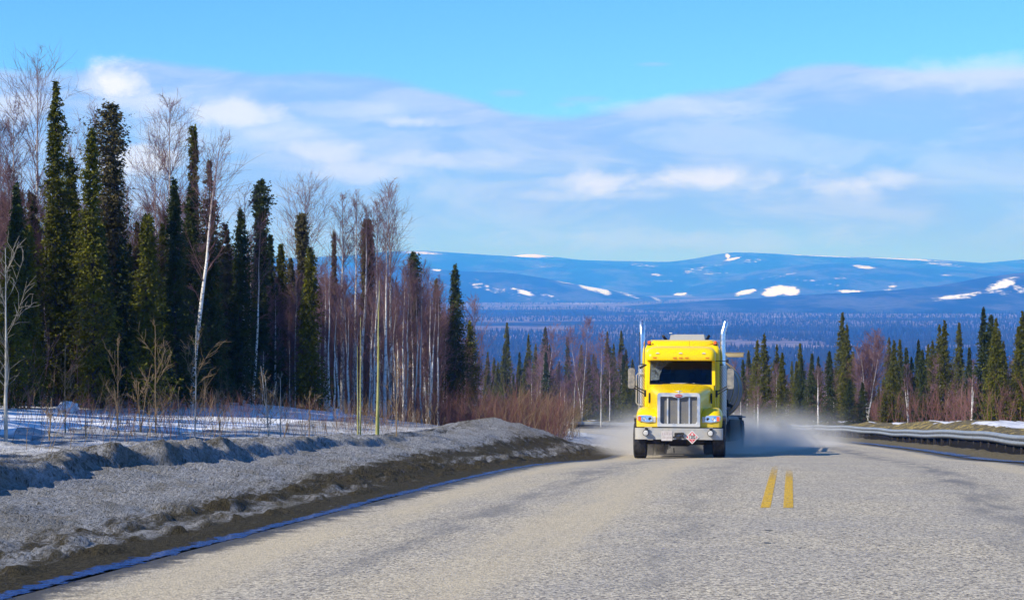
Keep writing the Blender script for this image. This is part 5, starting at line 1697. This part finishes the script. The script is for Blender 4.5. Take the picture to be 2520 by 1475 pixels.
right_birch = [(735, 590, 1.5, 'many-stemmed birch with purple crown right of the truck', 5), (985, 800, 1.0, 'pair of white birch stems over the snowy bank', 2), (425, 800, 1.0, 'bare birch in the dusty row', 1), (1205, 740, 1.0, 'white birch clump below the twin spruces', 3), (1380, 840, 1.1, 'low bare birch in red brush near the right edge', 2), (1620, 760, 1.0, 'pale crooked birch at the right edge', 1), (50, 930, .8, 'thin birch stem beside the truck dust', 1), (500, 900, 1.0, 'bare birch left of the low bushy spruce', 1)]
for i, (x, y, wd, lb, st) in enumerate(right_birch):
    xd, yd = c6(x, y)
    Y = 124 if x < 1300 else 100
    bir(xd, yd, Y, lb, 120 + i, group='birches beyond the guardrail', spread=.24 if st > 2 else .2, start=.28, dense=2.0 if st > 2 else 1.4, stems=st, r0=.06, kink=.02, tw=1.7)
mid_spruce = [(1247, 795, 'tall narrow spruce alone left of the middle birch'), (1240, 850, 'short spruce under the tall narrow one'), (1300, 824, 'left one of two near spruces in the bend gap'), (1318, 848, 'right one of two near spruces in the bend gap'), (1342, 806, 'spruce wrapped by the middle birch'), (1352, 850, 'spruce right behind the middle birch'), (1396, 830, 'spruce over a patch of far snow'), (1430, 850, 'thin spruce in a purple birch'), (1448, 868, 'short dark spruce in the bend gap'),
              (1494, 818, 'sunlit spruce left of the truck stack'), (1510, 846, 'thin spruce second left of the truck stack'), (1528, 814, 'pointed spruce nearest the truck on its left'), (1540, 860, 'low spruce by the truck mirror'), (1278, 868, 'dark ragged snag-like spruce in the bend'), (1375, 890, 'tiny dark spruce before the far snow'), (1200, 868, 'small spruce at the end of the left forest'), (1215, 880, 'second small spruce at the end of the left forest'),
              (1225, 890, 'third small spruce at the end of the left forest')]
for i, (xd, yd, lb) in enumerate(mid_spruce):
    far('g', xd, yd, [232, 215, 245, 224][i % 4], lb, i * 5 + 2, .95, group='trees beyond the bend')
for i, (xd, yd, lb) in enumerate(((1336, 806, 'white forked birch in the middle of the bend'), (1330, 880, 'slim birch leaning left of the white forked birch'), (1432, 792, 'tall purple birch left of the truck'), (1478, 826, 'bare birch between the purple birch and the truck'), (1500, 880, 'slim birch low left of the truck'), (1528, 870, 'white stem nearest the truck mirror'), (1410, 900, 'leaning bare birch at the dusty bend'))):
    bir(xd, yd, 208 + 6 * (i % 3), lb, 150 + i, group='birches beyond the bend', spread=.22, start=.3, dense=1.2, stems=2 if i in (0, 2, 6) else 1, r0=.055, kink=.03, tw=2.4)


def fill_far(n, x0, x1, y0, y1, Ya, Yb, label, group, seed, bshare=.35):
    g = np.random.default_rng(seed)
    for i in range(n):
        xd = x0 + (x1 - x0) * (i + g.uniform()) / n
        k = 'b' if g.uniform() < bshare else 'g'
        far(k, xd, g.uniform(y0, y1) + (25 if k == 'b' else 0), g.uniform(Ya, Yb), label[k] + ' ' + near(xd, ANCH_R), int(g.integers(1000)), g.uniform(.8, 1.1), group=group[k])


fill_far(66, 1185, 1570, 866, 945, 200, 290, {'g': 'dull spruce of the low tree line near', 'b': 'bare birch of the low tree line near'}, {'g': 'spruces of the low tree line beyond the bend', 'b': 'birches of the low tree line beyond the bend'}, 801)
fill_far(110, 1770, 2540, 862, 950, 130, 215, {'g': 'spruce of the tree line behind the guardrail near', 'b': 'bare birch behind the guardrail near'}, {'g': 'spruces of the tree line behind the guardrail', 'b': 'birches of the tree line behind the guardrail'}, 802, .62)

# snow lump and clumps on the field
def lump(xd, Y, r, lb):
    X = px_x(xd, Y)
    bm = bmesh.new()
    bmesh.ops.create_icosphere(bm, subdivisions=3, radius=1)
    for v in bm.verts:
        k = 1 + .6 * (mnoise.noise(v.co * 2.1 + Vector((xd, 0, 0))))
        v.co = Vector((v.co.x * r * 1.3 * k, v.co.y * r * k, v.co.z * r * .8 * k))
    me = bpy.data.meshes.new('snow_lump'); bm.to_mesh(me); bm.free()
    o = link('snow_lump', me, m=M_SNOW, smooth=True)
    o.location = (X, Y, gz(X, Y) + r * .25)
    tag(o, lb, 'snow lump', 'lumps of old snow at the forest foot')


lump(165, 50, .19, 'rounded white snow lump below the tallest spruce'); lump(530, 62, .22, 'snow lump at the foot of the leaning birch'); lump(820, 70, .28, 'snow lump left of the thickest birch'); lump(905, 72, .22, 'snow lump among the white birch stems')

# ------------------------------------------------------------------ dust thrown up behind the wheels
def dust():
    p = Matrix.LocRotScale(T.location, T.rotation_euler, None)
    bm = bmesh.new()
    bmesh.ops.create_cube(bm, size=1)
    x0, x1, y0, y1, z0, z1 = -6.5, 8.5, 1.6, 40, -1.2, 3.6
    for v in bm.verts:
        v.co = ((x0 + x1) / 2 + v.co.x * (x1 - x0), (y0 + y1) / 2 + v.co.y * (y1 - y0), (z0 + z1) / 2 + v.co.z * (z1 - z0))
    me = bpy.data.meshes.new('dust'); bm.to_mesh(me); bm.free()
    m_ = bpy.data.materials.new('road dust'); m_.use_nodes = True
    t = NT(m_.node_tree); t.n.remove(t.n['Principled BSDF'])
    co = t.co(); v = t.sep(co)
    ax = t.m('ABSOLUTE', t.m('SUBTRACT', v[0], t.m('MULTIPLY', v[1], .03)))
    grow = t.rng(v[1], 1.6, 18, 0.0, 1.0, smooth=False)
    wid = t.rng(v[1], 1.6, 30, 2.6, 6.2, smooth=False)
    lat = t.rng(t.m('DIVIDE', ax, wid), .35, 1.05, 1.0, 0.0)
    hgt = t.rng(v[1], 1.6, 26, .7, 2.3, smooth=False)
    ver = t.rng(t.m('DIVIDE', v[2], hgt), -.1, 1.15, 1.0, 0.0)
    n = t.noise(t.scale(co, (1, .6, 1.3)), .75, 5, .62, .5)
    dn = t.m('MULTIPLY', t.m('MULTIPLY', lat, t.m('POWER', ver, 2.3)), t.rng(n, .36, .64, .15, 1.4))
    dn = t.m('MULTIPLY', dn, t.rng(v[1], 2.5, 8))
    dn = t.m('MULTIPLY', dn, t.rng(v[1], 28, 40, 1, 0))
    dn = t.m('MULTIPLY', dn, DUST_D)
    pv = t.n.new('ShaderNodeVolumePrincipled')
    pv.inputs['Color'].default_value = (.90, .86, .80, 1)
    t.put(pv.inputs['Density'], dn)
    t.l.new(pv.outputs[0], t.n['Material Output'].inputs['Volume'])
    o = link('dust', me, m=m_)
    o.location, o.rotation_euler = T.location, T.rotation_euler
    tag(o, 'pale road dust swirling behind the yellow truck', kind='stuff')


DUST_D = .52
dust()

# ------------------------------------------------------------------ the air
def haze():
    bm = bmesh.new()
    bmesh.ops.create_cube(bm, size=1)
    x0, x1, y0, y1, z0, z1 = -9000, 9000, -900, 17800, VZ - 7, 200
    for v in bm.verts:
        v.co = ((x0 + x1) / 2 + v.co.x * (x1 - x0), (y0 + y1) / 2 + v.co.y * (y1 - y0), (z0 + z1) / 2 + v.co.z * (z1 - z0))
    me = bpy.data.meshes.new('haze'); bm.to_mesh(me); bm.free()
    m_ = bpy.data.materials.new('air'); m_.use_nodes = True
    t = NT(m_.node_tree)
    t.n.remove(t.n['Principled BSDF'])
    v = t.n.new('ShaderNodeVolumePrincipled')
    v.inputs['Color'].default_value = (.035, .27, 1.0, 1)
    v.inputs['Absorption Color'].default_value = (1, 1, 1, 1)
    v.inputs['Density'].default_value = 2.2e-4
    t.l.new(v.outputs[0], t.n['Material Output'].inputs['Volume'])
    o = link('haze', me, m=m_)
    tag(o, kind='stuff', label='thin blue haze in the air over the valley')


haze()
